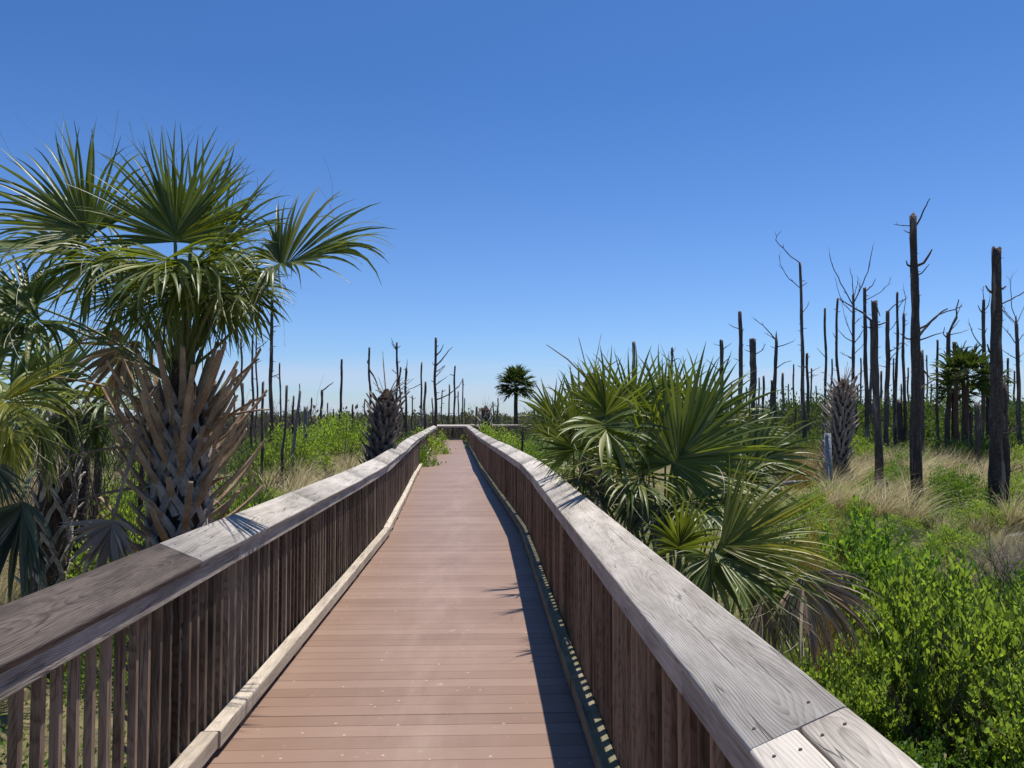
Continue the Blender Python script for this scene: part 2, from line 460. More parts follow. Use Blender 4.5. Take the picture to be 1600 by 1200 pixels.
# planks: each its own piece for the nearest 300, the rest joined
PITCH_P = .145
def plank_geo(y0, y1, rg=None):
    """trapezoid plank between two cross lines, with eased top edges, world coords"""
    e, g = .003, .0018
    dz = (rg.uniform(-.0012, .0012) if rg else 0)
    rows = []
    for lat in (-1.0, 1.0):
        a, b = PT(y0 + g, lat), PT(y1 - g, lat)
        d = (b - a).normalized()
        rows.append([a + Vector((0, 0, -.028)), a + Vector((0, 0, -e + dz)), a + d * e + Vector((0, 0, dz)),
                     b - d * e + Vector((0, 0, dz)), b + Vector((0, 0, -e + dz)), b + Vector((0, 0, -.028))])
    V = rows[0] + rows[1]
    F = [(i, i + 6, (i + 1) % 6 + 6, (i + 1) % 6) for i in range(6)] + [tuple(range(6)), tuple(range(11, 5, -1))]
    return V, F
prg = random.Random(3)
y = -1.4; k = 0; rest = MB()
while y < 54.2:
    V, F = plank_geo(y, y + PITCH_P, prg)
    if k < 300:
        c = PT(y + PITCH_P / 2, 0)
        mb = MB(); mb.add([v - c for v in V], F)
        me = mb.mesh('plank', [M_DECK])
        link('plank', me, walk, M=Matrix.Translation(c))
    else: rest.add(V, F)
    y += PITCH_P; k += 1
link('deck_planks', rest.mesh('deck_planks', [M_DECK]), walk, kind='stuff')
YEND = y
# side branch at the far end, turning right
V, F = [], []
mb = MB()
e0 = PT(52.2, 1.02)
for i in range(60):
    x0 = e0.x + i * PITCH_P
    v, f = board_bm(1.9, PITCH_P - .007, .028, .004, 1)
    mb.add([(x0 + .075 + q[1], e0.y + .9 + q[0], q[2] - .014 - .002) for q in v], f)
link('deck_planks', mb.mesh('side_deck', [M_DECK]), walk, kind='stuff')
# under-structure: joists and piles
for lat in (-.62, 0, .62):
    ys = [-1.4, 3, 10.6, 11.6, 17, 24, 34, 44, 54]
    for a, b in zip(ys, ys[1:]):
        p0, p1 = PT(a, lat, -.15), PT(b, lat, -.15)
        v, f = board_bm((p1 - p0).length - .004, .045, .22, .004, 1)
        m2 = MB(); m2.add(v, f)
        link('joist', m2.mesh('joist', [W_BEAM]), walk, M=frame(p0, p1))
pv, pf = sweep([(0, 0, -.75), (0, 0, 0)], [.11, .11], 10)
m2 = MB(); m2.add(pv, pf); pile_me = m2.mesh('pile', [W_POST], True)
for i in range(19):
    for lat in (-.75, .75):
        link('pile', pile_me, walk, M=Matrix.Translation(PT(.5 + i * 3.0, lat, -.265)))

def lin(a, b, st):
    out = [a]
    while out[-1] + st < b - .3: out.append(out[-1] + st)
    out.append(b); return out

def build_railing(side, joints, y0, y1, label, post0, pick_mat, curb_mat, seed, dark_first):
    rg = random.Random(seed)
    T = thing('railing', PT(y0, side * 1.0), label, 'railing', 'railings along the boardwalk')
    inv = Matrix.Translation(-T.location)
    wob = {}
    def jit(i, s):
        if (i, s) not in wob:
            far = min(1, max(0, joints[i] - 5) / 8)
            wob[i, s] = (rg.uniform(-.012, .012) * far, rg.uniform(-.016, .016) * far)
        return wob[i, s]
    # cap boards: tilted towards the path, inner edge low
    W = .228
    for i in range(len(joints) - 1):
        pts = []
        for jx in (i, i + 1):
            l, z = jit(jx, 0)
            lat = CAP_IN + W / 2 * math.cos(TILT) + l
            pts.append(PT(joints[jx], side * lat, CAP_Z + W / 2 * math.sin(TILT) - .019 + z))
        p0, p1 = pts
        d = (p1 - p0).normalized()
        p0 = p0 + d * .0015; p1 = p1 - d * .0015
        M = frame(p0, p1) @ Matrix.Rotation(-side * TILT if False else side * -TILT, 4, 'X')
        mat = W_CAPD if (dark_first and i <= dark_first - 1) else (W_CAPG if (side < 0 or i > 4) else W_CAP)
        L = (p1 - p0).length
        if side > 0 and i == 0:
            # two narrower boards side by side
            parts = [(-.058, .112), (.058, .112)]
        else: parts = [(0, W)]
        for off, w in parts:
            v, f = board_bm(L, w, .038, .010, 3)
            mb = MB(); mb.add(v, f)
            me = mb.mesh('cap_board', [mat], True)
            me.polygons.foreach_set('use_smooth', [len(p.vertices) == 4 for p in me.polygons])
            Mo = inv @ M @ Matrix.Translation((0, off, rg.uniform(-.001, .001)))
            o = link('cap_board', me, T, M=Mo)
            if mat is W_CAPD: o['label'] = 'dark brown weathered cap board at the near end'
            if joints[i] < 9:
                for ex in (-1, 1):
                    for yy in ((-.07, .07) if w > .2 else (-.03, .03)):
                        sv, sf = sweep([(0, 0, 0), (0, 0, .0025)], [.0046, .0038], 8)
                        m3 = MB(); m3.add(sv, sf)
                        link('screw', m3.mesh('screw', [M_SCREW]), o,
                             M=Matrix.Translation((ex * (L / 2 - .05 - rg.uniform(0, .03)), yy + rg.uniform(-.012, .012), .0185)))
    # inner fascia rail and outer rail
    def rail(lat, w, h, z, mat, name, jn, seg=1, bev=.004, zj=True, sidx=0):
        for i in range(len(jn) - 1):
            a, b = jn[i], jn[i + 1]
            za = zb = 0; la = lb = 0
            if zj:
                za = jit(i, sidx)[1] if i < len(joints) else 0
            p0, p1 = PT(a, side * lat, z), PT(b, side * lat, z)
            if zj and jn is joints:
                (l0, z0), (l1, z1) = jit(i, 0), jit(i + 1, 0)
                p0.z += z0; p1.z += z1
            d = (p1 - p0).normalized(); p0 += d * .0015; p1 -= d * .0015
            v, f = board_bm((p1 - p0).length, w, h, bev, seg)
            mb = MB(); mb.add(v, f)
            link(name, mb.mesh(name, [mat]), T, M=inv @ frame(p0, p1))
    sh = [joints[0]] + [min(j + .62, y1) for j in joints[:-1]] + [y1]
    sh = sorted(set(sh))
    rail(.981, .034, .092, .921, W_FASC, 'top_rail', sh, 2, .005, False)
    rail(1.119, .036, .09, 1.004, W_FASC, 'outer_rail', joints, 1, .004)
    # curb on blocks
    cj = [y0] + [j for j in lin(y0 + (1.2 if side < 0 else 1.9), y1, 3.6)]
    if not any(abs(j - 10.9) < .1 for j in cj):
        cj = sorted([j for j in cj if abs(j - 10.9) > 1.0] + [10.9])
    for i in range(len(cj) - 1):
        o1, o2 = (rg.uniform(-.008, .008) for _ in range(2))
        p0 = PT(cj[i], side * (CURB_IN + CURB_W / 2) + o1, .035 + .044)
        p1 = PT(cj[i + 1], side * (CURB_IN + CURB_W / 2) + o1, .035 + .044)
        d = (p1 - p0).normalized(); p0 += d * .003; p1 -= d * .003
        v, f = board_bm((p1 - p0).length, CURB_W, .088, .009, 2)
        mb = MB(); mb.add(v, f)
        link('curb_board', mb.mesh('curb_board', [curb_mat], False), T, M=inv @ frame(p0, p1))
    bv, bf = board_bm(.20, .075, .0345, .002, 1)
    mb = MB(); mb.add(bv, bf); bme = mb.mesh('curb_block', [W_BEAM])
    yy = y0 + .4
    while yy < y1:
        link('curb_block', bme, T, M=inv @ frame(PT(yy, side * (CURB_IN + .044), .0175), PT(yy + .1, side * (CURB_IN + .044), .0175)))
        yy += 1.2
    # rim joist
    jj = [y0, 5, 10.5, 11.4, 17, 24, 32, 42, y1]
    for a, b in zip(jj, jj[1:]):
        p0, p1 = PT(a, side * 1.064, -.145), PT(b, side * 1.064, -.145)
        v, f = board_bm((p1 - p0).length - .004, .042, .22, .004, 1)
        mb = MB(); mb.add(v, f)
        link('rim_joist', mb.mesh('rim_joist', [W_BEAM]), T, M=inv @ frame(p0, p1))
    # pickets
    meshes = []
    for _ in range(6):
        wv = .032 + rg.uniform(-.002, .002)
        v, f = board_bm(1.08, wv, wv, .003, 1)
        mb = MB(); mb.add([(a[1], a[2], a[0]) for a in v], [tuple(reversed(q)) for q in f])
        meshes.append(mb.mesh('picket', [pick_mat]))
    step = .112; yy = y0 + .05; n = 0; rest = MB(); posts = []
    pst = post0
    while pst < y1: posts.append(pst); pst += 2.03
    while yy < y1 - .05:
        r = rg.uniform(-.006, .006)
        p = PT(yy + r, side * (PICK_IN + .0195), .405)
        s = math.atan2(-(CX(yy + .1) - CX(yy - .1)), .2)
        M = Matrix.Translation(p) @ Matrix.Rotation(s + rg.uniform(-.12, .12), 4, 'Z') @ Matrix.Rotation(rg.uniform(-.006, .006), 4, 'X') @ Matrix.Rotation(rg.uniform(-.004, .004), 4, 'Y')
        if n < 300: link('picket', rg.choice(meshes), T, M=inv @ M)
        else:
            v, f = board_bm(1.08, .0375, .0375, .003, 1)
            rest.add([inv @ M @ Vector((a[1], a[2], a[0])) for a in v], [tuple(reversed(q)) for q in f])
        n += 1; yy += step
    if rest.v: link('pickets', rest.mesh('pickets', [pick_mat]), T, kind='stuff')
    v, f = board_bm(2.0, .09, .09, .006, 1)
    mb = MB(); mb.add([(a[1], a[2], a[0]) for a in v], [tuple(reversed(q)) for q in f])
    pme = mb.mesh('post', [W_POST])
    for ps in posts:
        link('post', pme, T, M=inv @ Matrix.Translation(PT(ps, side * 1.087 if False else side * 1.132, -.06 + .0)))
    # short blocking that shows between pickets at each post
    v, f = board_bm(.93, .052, .05, .003, 1)
    mb = MB(); mb.add([(a[1], a[2], a[0]) for a in v], [tuple(reversed(q)) for q in f])
    bme2 = mb.mesh('post_face', [W_POST])
    for ps in posts:
        link('post_face', bme2, T, M=inv @ Matrix.Translation(PT(ps, side * 1.068, .44)))
    return T

JL = [-.9, 1.1, 3.72, 6.2, 8.6, 10.9, 13.4, 15.9, 18.4, 20.9, 24, 26.5, 29, 32.5, 36, 40, 44, 48.5, 53.6]
JR = [-.9, 1.585, 6.4, 8.6, 10.9, 13.4, 16.0, 18.6, 21.2, 24, 26.6, 30.2, 34, 38, 42, 46, 51.6]
build_railing(-1, JL, -.9, 53.6, 'weathered wooden railing on the left side, near cap board dark brown', 1.53, W_PICK, W_CURB, 21, 2)
build_railing(1, JR, -.9, 51.6, 'weathered wooden railing on the right side with mossy curb and reddish pickets', 2.2, W_PICKR, W_CURBG, 22, 0)

def end_railing():
    T = thing('railing', (CX(53.7), 53.8, 0), 'far end railing closing off the boardwalk before it turns right', 'railing', 'railings along the boardwalk')
    inv = Matrix.Translation(-T.location)
    a = PT(53.6, -1.03); b = Vector((a.x + 9.5, a.y + .15, 0))
    d = (b - a).normalized()
    def bar(z, w, h, off, mat, name, tilt=0):
        n = 4
        for i in range(n):
            p0 = a + (b - a) * i / n + Vector((0, off, z)); p1 = a + (b - a) * (i + 1) / n + Vector((0, off, z))
            v, f = board_bm((p1 - p0).length - .004, w, h, .006, 2); mb = MB(); mb.add(v, f)
            link(name, mb.mesh(name, [mat]), T, M=inv @ frame(p0, p1) @ Matrix.Rotation(tilt, 4, 'X'))
    bar(1.02, .228, .038, .10, W_CAP, 'cap_board', TILT)
    bar(.92, .034, .092, -.02, W_FASC, 'top_rail')
    bar(.075, .088, .088, -.045, W_CURB, 'curb_board')
    v, f = board_bm(1.08, .0375, .0375, .003, 1)
    mb = MB(); mb.add([(q[1], q[2], q[0]) for q in v], [tuple(reversed(q)) for q in f]); me = mb.mesh('picket', [W_PICK])
    s = .03
    while s < 9.4:
        link('picket', me, T, M=inv @ Matrix.Translation(a + d * s + Vector((0, .022, .40)))); s += .112
    v, f = board_bm(2.0, .09, .09, .006, 1)
    mb = MB(); mb.add([(q[1], q[2], q[0]) for q in v], [tuple(reversed(q)) for q in f]); me = mb.mesh('post', [W_POST])
    for k in range(5): link('post', me, T, M=inv @ Matrix.Translation(a + d * (.3 + 2.2 * k) + Vector((0, .09, -.06))))
    # near railing of the side branch
    T2 = thing('railing', PT(51.6, 1.05), 'short stretch of pale railing leading right, half hidden behind green bushes', 'railing', 'railings along the boardwalk')
    inv2 = Matrix.Translation(-T2.location)
    a2 = PT(51.6, 1.08)
    for z, w, h, nm, m, tl in ((1.02, .228, .038, 'cap_board', W_CAP, -TILT), (.92, .034, .092, 'top_rail', W_FASC, 0)):
        for i in range(3):
            p0 = a2 + Vector((2.6 * i, 0, z)); p1 = a2 + Vector((2.6 * i + 2.6, 0, z))
            v, f = board_bm(2.596, w, h, .006, 2); mb = MB(); mb.add(v, f)
            link(nm, mb.mesh(nm, [m]), T2, M=inv2 @ frame(p0, p1) @ Matrix.Rotation(tl, 4, 'X'))
    v, f = board_bm(1.08, .0375, .0375, .003, 1)
    mb = MB(); mb.add([(q[1], q[2], q[0]) for q in v], [tuple(reversed(q)) for q in f]); me = mb.mesh('picket', [W_PICKR])
    s = .08
    while s < 7.7:
        link('picket', me, T2, M=inv2 @ Matrix.Translation(a2 + Vector((s, -.04, .40)))); s += .112
end_railing()

# ------------------------------------------------------------------ fan palms
def fan_np(p, axis, normal, R, seed, nseg=44, spread=2.05, grav=.55, fold=.45, steps=8, fuse=.36, threads=6, wid=1.0, rag=.12):
    """costapalmate leaf: pleated near the hastula, free drooping points outside"""
    rg = random.Random(seed)
    a = Vector(axis).normalized(); n = Vector(normal); n = (n - a * n.dot(a)).normalized(); s = n.cross(a)
    V, Q = [], []
    dth = 2 * spread / nseg
    costa = R * .30
    # droop of the midrib
    ph1, ph2, ph3 = (rg.uniform(0, 6.28) for _ in range(3))
    for i in range(nseg):
        q_ = i / nseg
        th = -spread + dth * (i + .5 + rg.uniform(-.3, .3)) + .06 * math.sin(ph1 + q_ * 17)
        c, sn = math.cos(th), math.sin(th)
        Ls = R * (.76 + .24 * c) * rg.uniform(1 - rag, 1 + rag * .5)
        start = a * (costa * max(0, c) ** 1.5) - Vector((0, 0, 1)) * costa * .25 * max(0, c) ** 2
        d = (a * c + s * sn + n * (fold * abs(sn) - .25 * max(0, -c) + .10 * math.sin(ph2 + q_ * 23) + rg.uniform(-.05, .05))).normalized()
        pos = Vector(p) + start * .38
        tw = rg.uniform(-1.1, 1.1)
        g = grav * rg.uniform(.5, 1.5) * (1 + .5 * math.sin(ph3 + q_ * 15)) * (1 + .8 * max(0, abs(th) - 1.1))
        if rg.random() < .10: g = g * 2.2 + .5
        if rg.random() < .05: Ls *= .6
        ds = Ls / steps
        side_dir = (-a * sn + s * c).normalized()
        base = len(V)
        wobble = Vector((rg.uniform(-1, 1), rg.uniform(-1, 1), rg.uniform(-1, 1))) * .09
        for k in range(steps + 1):
            t = k / steps
            if t <= fuse: w = (max(t, .03) * .82 + .035) * Ls * dth * wid
            else:
                u = (t - fuse) / (1 - fuse)
                w = (fuse * .82 + .012) * Ls * dth * wid * (.82 if u > .01 else 1) * (1 - u ** 1.5) + .0008
            nn = side_dir.cross(d)
            if nn.length < 1e-5: nn = n
            nn.normalize()
            sd_ = side_dir * math.cos(tw * t) + nn * math.sin(tw * t)
            fd = w * (.55 if t < fuse else .45)
            V += [pos - sd_ * w, pos - nn * fd if nn.dot(n) > 0 else pos + nn * fd, pos + sd_ * w]
            if k:
                b = base + (k - 1) * 3
                Q += [(b, b + 1, b + 4, b + 3), (b + 1, b + 2, b + 5, b + 4)]
            d = (d + Vector((0, 0, -1)) * g * (t ** 1.6) * 1.6 / steps * 2.2 + wobble * t).normalized()
            pos = pos + d * ds
    TV, TQ = [], []
    for i in range(threads):
        th = rg.uniform(-spread, spread)
        d = (a * math.cos(th) + s * math.sin(th) + n * .2).normalized()
        pos = Vector(p) + d * R * .45
        b = len(TV)
        curl = Vector((rg.uniform(-1, 1), rg.uniform(-1, 1), rg.uniform(-1, .6)))
        for k in range(7):
            w = Vector((0, 0, 1)).cross(d).normalized() * .0011
            TV += [pos - w, pos + w]
            if k: TQ.append((b + 2 * k - 2, b + 2 * k - 1, b + 2 * k + 1, b + 2 * k))
            d = (d + curl * .22).normalized(); pos = pos + d * R * .11
    nv = len(V)
    V += TV; Q2 = [tuple(x + nv for x in q) for q in TQ]
    return np.array([tuple(v) for v in V]), np.array(Q + Q2), [0] * len(Q) + [1] * len(Q2)

fseed = [100]
def add_frond(T, origin, hast, axis, normal, R, mat=None, petmat=None, sag=.12, label=None, pr=(.024, .012), bow=None, **kw):
    """petiole from the crown to the hastula, with the fan as its sub-part"""
    fseed[0] += 1
    mat = mat or M_FAN; petmat = petmat or M_PET
    o = Vector(origin); h = Vector(hast)
    L = (h - o).length
    ctrl = (o + h) / 2 + Vector((0, 0, 1)) * sag * L if bow is None else (o + h) / 2 + Vector(bow) * L
    pts = []
    for k in range(9):
        t = k / 8
        pts.append(o * (1 - t) ** 2 + ctrl * 2 * t * (1 - t) + h * t * t)
    mb = MB()
    loc = Vector(T.location)
    v, f = sweep([p - loc for p in pts], [pr[0] + (pr[1] - pr[0]) * (k / 8) ** .6 for k in range(9)], 6, squash=.55, up=(0, 0, 1))
    mb.add(v, f)
    fr = link('frond', mb.mesh('frond', [petmat], True), T, label=label)
    V, Q, mi = fan_np(h - loc, axis, normal, R, fseed[0], **kw)
    link('leaf_fan', mesh_np('leaf_fan', V, Q, [mat, M_THREAD], mi), fr)
    return fr

def add_boot(T, c, z, az, rtr, stub, ang, wbase=.05, rg=rnd, curve=.35, mats=None, vlen=.2, strap=.026):
    """old leaf base: two straps that hug the trunk and join in a stub"""
    mats = mats or [M_BOOT, M_STUB]
    loc = Vector(T.location); cc = Vector(c) - loc
    def on(a, zz, r): return Vector((cc.x + math.cos(a) * r, cc.y + math.sin(a) * r, zz - loc.z))
    mb = MB()
    j = on(az, z, rtr + .045)
    da = min(.62, .11 / rtr)
    rad = Vector((math.cos(az), math.sin(az), 0))
    for sg in (-1, 1):
        q0 = on(az + sg * da, z - vlen, rtr + .004); q1 = on(az + sg * da * .5, z - vlen * .42, rtr + .022)
        v, f = sweep([q0, q1, j], [strap * 1.25, strap * 1.1, strap], 4, squash=.42, up=rad); mb.add(v, f, 0)
    pts, radl = [j - Vector((0, 0, .03)) - rad * .02], [strap * 1.25]
    d = (rad * math.cos(ang) + Vector((0, 0, 1)) * math.sin(ang)).normalized()
    p = j.copy(); n = 5
    side = Vector((-rad.y, rad.x, 0)) * rg.uniform(-.15, .15)
    for k in range(n + 1):
        pts.append(p.copy()); radl.append(strap * (1.02 - .42 * k / n))
        d = (d + (Vector((0, 0, 1)) * curve + side) / n).normalized(); p = p + d * stub / n
    v, f = sweep(pts, radl, 5, squash=.6, up=(0, 0, 1), jag=.012, rg=rg); mb.add(v, f, 1)
    return link('leaf_base', mb.mesh('leaf_base', mats, False), T)

def palm_trunk(T, pts, rads, mat, name='trunk', rough=.08, rings=22, seed=1):
    rg = random.Random(seed); loc = Vector(T.location)
    P, R = [], []
    n = len(pts) - 1
    for k in range(rings + 1):
        t = k / rings * n; i = min(int(t), n - 1); u = t - i
        P.append(Vector(pts[i]).lerp(Vector(pts[i + 1]), u) - loc); R.append(rads[i] * (1 - u) + rads[i + 1] * u)
    v, f = sweep(P, R, 14, rough=rough, rg=rg)
    mb = MB(); mb.add(v, f)
    return link(name, mb.mesh(name, [mat], False), T)

# --- the big palm beside the left railing
D0 = 5.2
pc = at(286, 800, D0); pc.z = GZ
palm = thing('cabbage_palm', pc, 'large cabbage palm with long old leaf stubs beside the left railing', 'palm tree', 'cabbage palms')
top = at(284, 585, D0)
palm_trunk(palm, [pc, (pc.x, pc.y, .4), at(285, 640, D0), top + Vector((0, 0, .1))], [.20, .19, .13, .05], M_FIBRE, seed=4)
brg = random.Random(12)
n = 150
for i in range(n):
    t = i / n
    z = -.65 + t * 2.45
    az = i * 2.39996 + brg.uniform(-.15, .15)
    stub = (.16 + .42 * t) * brg.uniform(.6, 1.15)
    ang = brg.uniform(.25, .6) + .75 * max(0, t - .45)
    if brg.random() < .45 and t < .75: stub *= .3
    add_boot(palm, (pc.x + (top.x - pc.x) * t, pc.y, 0), z, az, .19 - .03 * t, stub, ang, rg=brg, curve=.35 + .3 * t, vlen=.27 - .05 * t, strap=.036 - .011 * t)
org = at(286, 600, D0)
for i in range(34):
    t = i / 34; z = 1.30 + .55 * t
    add_boot(palm, (top.x, pc.y, 0), z, i * 2.39996 + .8, .13 - .04 * t, brg.uniform(.18, .42), brg.uniform(.85, 1.25), rg=brg, curve=.3, vlen=.20, strap=.027)
# loose fibre and threads hanging among the boots
mb = MB()
for i in range(170):
    t = brg.random(); z = -.5 + 2.4 * t; az = brg.uniform(0, 6.28)
    c_ = Vector(((top.x - pc.x) * t, 0, z - GZ)); rad_ = Vector((math.cos(az), math.sin(az), 0))
    p_ = c_ + rad_ * .2; d_ = (rad_ + Vector((brg.uniform(-.8, .8), brg.uniform(-.8, .8), brg.uniform(-.8, .3)))).normalized(); L = brg.uniform(.08, .3)
    pts = [p_]
    for k in range(4):
        pts.append(pts[-1] + d_ * L / 4); d_ = (d_ + Vector((brg.uniform(-.5, .5), brg.uniform(-.5, .5), -.45))).normalized()
    v, f = sweep(pts, [.0022, .002, .0017, .0013, .0008], 3, cap=False); mb.add(v, f)
link('trunk_fibre', mb.mesh('trunk_fibre', [M_THREAD]), palm, kind='stuff')
VW = Vector((0, -1, 0))
def F(T, px, py, D, ax, nrm, R, org_, **kw):
    return add_frond(T, org_ + Vector((rnd.uniform(-.05, .05), rnd.uniform(-.05, .05), rnd.uniform(-.05, .08))), at(px, py, D), ax, nrm, R, **kw)
#  axis (x right, y away, z up), normal = upper side
F(palm, 145, 366, 5.0, (-.75, -.05, .75), (.25, -.9, .4), .78, org, nseg=60, grav=.45, spread=1.85, threads=16)
F(palm, 118, 385, 5.25, (-1, .1, .15), (0, -.7, .7), .72, org, nseg=40, grav=.75, spread=1.6)
F(palm, 274, 378, 5.0, (-.05, .1, 1), (.05, -1, .15), .76, org, nseg=60, grav=.20, fold=.25, spread=1.75, threads=18)
F(palm, 300, 372, 5.35, (.35, .2, 1), (-.1, -1, .3), .68, org, nseg=40, grav=.2, spread=1.6)
F(palm, 332, 388, 5.1, (.7, 0, .55), (-.2, -.85, .5), .62, org, nseg=44, grav=.4, spread=1.7)
F(palm, 345, 415, 5.5, (.75, .3, -.1), (0, -.6, .8), .50, org, nseg=40, grav=.9)
F(palm, 437, 412, 5.15, (1, -.05, .38), (-.35, -.75, .75), .78, org, nseg=74, grav=.6, spread=2.35, fold=.4, wid=1.3, threads=18, bow=(.06, 0, -.13))
F(palm, 52, 478, 5.0, (-.9, -.1, .3), (.2, -.5, .8), .74, org, nseg=46, grav=.9)
F(palm, 62, 500, 4.9, (-.3, -.6, -.3), (.3, -.5, .6), .62, org, nseg=30, grav=1.1)
F(palm, 262, 402, 4.75, (.05, -.6, -.35), (0, -.7, .6), .62, org, nseg=40, grav=1.0)
F(palm, 305, 408, 4.85, (.5, -.6, -.2), (0, -.7, .7), .62, org, nseg=40, grav=1.0)
F(palm, 212, 415, 5.0, (-.35, -.6, 0), (.2, -.5, .8), .56, org, nseg=40, grav=.9)
F(palm, 148, 400, 5.1, (-.1, -.3, -.9), (0, -.9, .3), .52, org, nseg=34, grav=.6, spread=1.5)
F(palm, 255, 430, 5.75, (-.2, .8, .2), (0, -.3, 1), .60, org, nseg=40, grav=.8)
F(palm, 325, 425, 5.75, (.4, .8, .2), (0, -.3, 1), .60, org, nseg=40, grav=.8)
F(palm, 300, 430, 5.5, (.1, .2, -.3), (0, -.8, .4), .48, org, nseg=36, grav=.9)
F(palm, 365, 450, 5.3, (.6, -.3, -.4), (0, -.5, .8), .50, org, nseg=36, grav=.8)
F(palm, 245, 435, 5.2, (-.1, -.5, -.4), (0, -.7, .6), .46, org, nseg=36, grav=.9)
F(palm, 345, 450, 4.95, (.35, -.5, -.5), (0, -.7, .6), .45, org, nseg=34, grav=.9)
for (x_, y_, d_, ax_, r_) in ((285, 425, 4.9, (.1, -.4, -.7), .48), (228, 425, 5.3, (-.3, -.2, -.7), .50), (325, 430, 5.2, (.3, -.1, -.8), .46), (352, 460, 5.5, (.4, .1, -.8), .42), ):
    F(palm, x_, y_, d_, ax_, (0, -.9, .5), r_, org, nseg=44, grav=.7, spread=1.7, fold=.6)
for (x_, y_, d_, ax_, r_) in ((262, 455, 5.0, (0, -.3, -.9), .50), (310, 462, 5.2, (.15, -.2, -.9), .46), (230, 470, 5.4, (-.2, 0, -.9), .46), (345, 470, 5.2, (.3, 0, -.9), .38), (196, 455, 5.3, (-.3, -.2, -.8), .44), (392, 440, 5.3, (.3, -.2, -.9), .40)):
    F(palm, x_, y_, d_, ax_, (0, -.9, .5), r_, org, nseg=34, grav=.5, spread=1.3, fold=.6, wid=.7, rag=.3)
# dead fronds hanging from it
add_frond(palm, at(238, 604, 4.9), at(176, 812, 4.5), (-.1, -.1, -1), (0, -1, .2), .34, M_FAND, M_STUB, nseg=34, wid=1.6, grav=.3, spread=1.5, threads=0, sag=0, label='dead brown frond hanging down behind the railing', pr=(.016, .011), fold=.5)
add_frond(palm, at(250, 640, 5.5), at(200, 535, 5.9), (-.3, .1, -.6), (0, -1, .2), .55, M_FAND, M_STUB, nseg=34, grav=.9, spread=2.2, label='dead dark frond under the crown', pr=(.018, .01))
rnd2 = random.Random(5)
for (x0, y0_, x1, y1_, d1) in ((250, 640, 60, 590, 5.6), (255, 760, 98, 790, 4.9), (262, 700, 110, 713, 4.7), (250, 690, 205, 620, 4.9), (310, 690, 415, 618, 4.9), (320, 650, 405, 560, 5.0), (330, 660, 420, 640, 5.2), (250, 660, 150, 668, 5.2), (268, 600, 180, 560, 5.4), (300, 780, 370, 690, 4.9), (325, 760, 360, 745, 4.9)):
    a, b = at(x0, y0_, 5.15), at(x1, y1_, d1)
    L = (b - a).length; pts = []
    ctrl = (a + b) / 2 + Vector((0, 0, .10 * L))
    for k in range(8):
        t = k / 7; pts.append(a * (1 - t) ** 2 + ctrl * 2 * t * (1 - t) + b * t * t - palm.location)
    v, f = sweep(pts, [.022 - .013 * k / 7 for k in range(8)], 5, squash=.6, up=(0, 0, 1), jag=.01, rg=rnd2)
    mb = MB(); mb.add(v, f)
    link('old_petiole', mb.mesh('old_petiole', [M_STUB], True), palm)

# --- second palm, at the left edge of the picture
p2 = at(62, 850, 8.2); p2.z = GZ
palm2 = thing('cabbage_palm', p2, 'leaning cabbage palm with criss-cross leaf bases at the left edge', 'palm tree', 'cabbage palms')
t2 = at(112, 640, 8.2)
palm_trunk(palm2, [p2, (p2 + t2) / 2 + Vector((-.05, 0, 0)), t2], [.19, .18, .15], M_FIBRE, seed=9)
for i in range(60):
    t = i / 60
    c = Vector(p2).lerp(t2, t)
    add_boot(palm2, (c.x, c.y, 0), p2.z + .25 + (t2.z - p2.z) * t, i * 2.39996, .18 - .03 * t, brg.uniform(.04, .10), .7, rg=brg, vlen=.22, strap=.028, mats=[M_BOOT, M_BOOT])
o2 = t2 + Vector((0, 0, .1))
F(palm2, -30, 585, 6.2, (-.3, -.6, .3), (0, -.6, .8), .90, o2, nseg=46, grav=.7)
F(palm2, 5, 622, 5.2, (.55, -.3, -.25), (0, -.6, .8), .62, o2, nseg=36, grav=.7, mat=M_FANY)
F(palm2, 20, 608, 5.7, (.8, -.2, .1), (0, -.7, .7), .75, o2, nseg=44, grav=.7)
F(palm2, 150, 618, 7.0, (.5, -.4, .1), (0, -.4, 1), .80, o2, nseg=42, grav=.9)
F(palm2, 95, 600, 7.6, (-.4, .2, .4), (0, -.6, .8), .85, o2, nseg=42, grav=.7)
F(palm2, 175, 632, 7.8, (.9, 0, -.05), (0, -.3, 1), .85, o2, nseg=42, grav=.8)
F(palm2, 60, 630, 7.0, (-.2, -.6, -.1), (0, -.6, .8), .75, o2, nseg=40, grav=.9)
F(palm2, 130, 650, 7.6, (.3, -.3, -.5), (0, -.9, .3), .62, o2, nseg=36, grav=.8, mat=M_FANDK)
F(palm2, -10, 560, 7.5, (-.6, .1, .6), (.2, -.6, .6), .9, o2, nseg=42, grav=.6)
add_frond(palm2, at(62, 735, 5.6), at(35, 778, 4.6), (.05, -.1, -1), (0, -1, .3), .60, M_FANDK, M_PET, nseg=46, grav=.5, spread=1.15, wid=1.9, threads=0, sag=.1, fold=.8, label='withering frond hanging just behind the railing', pr=(.014, .010))

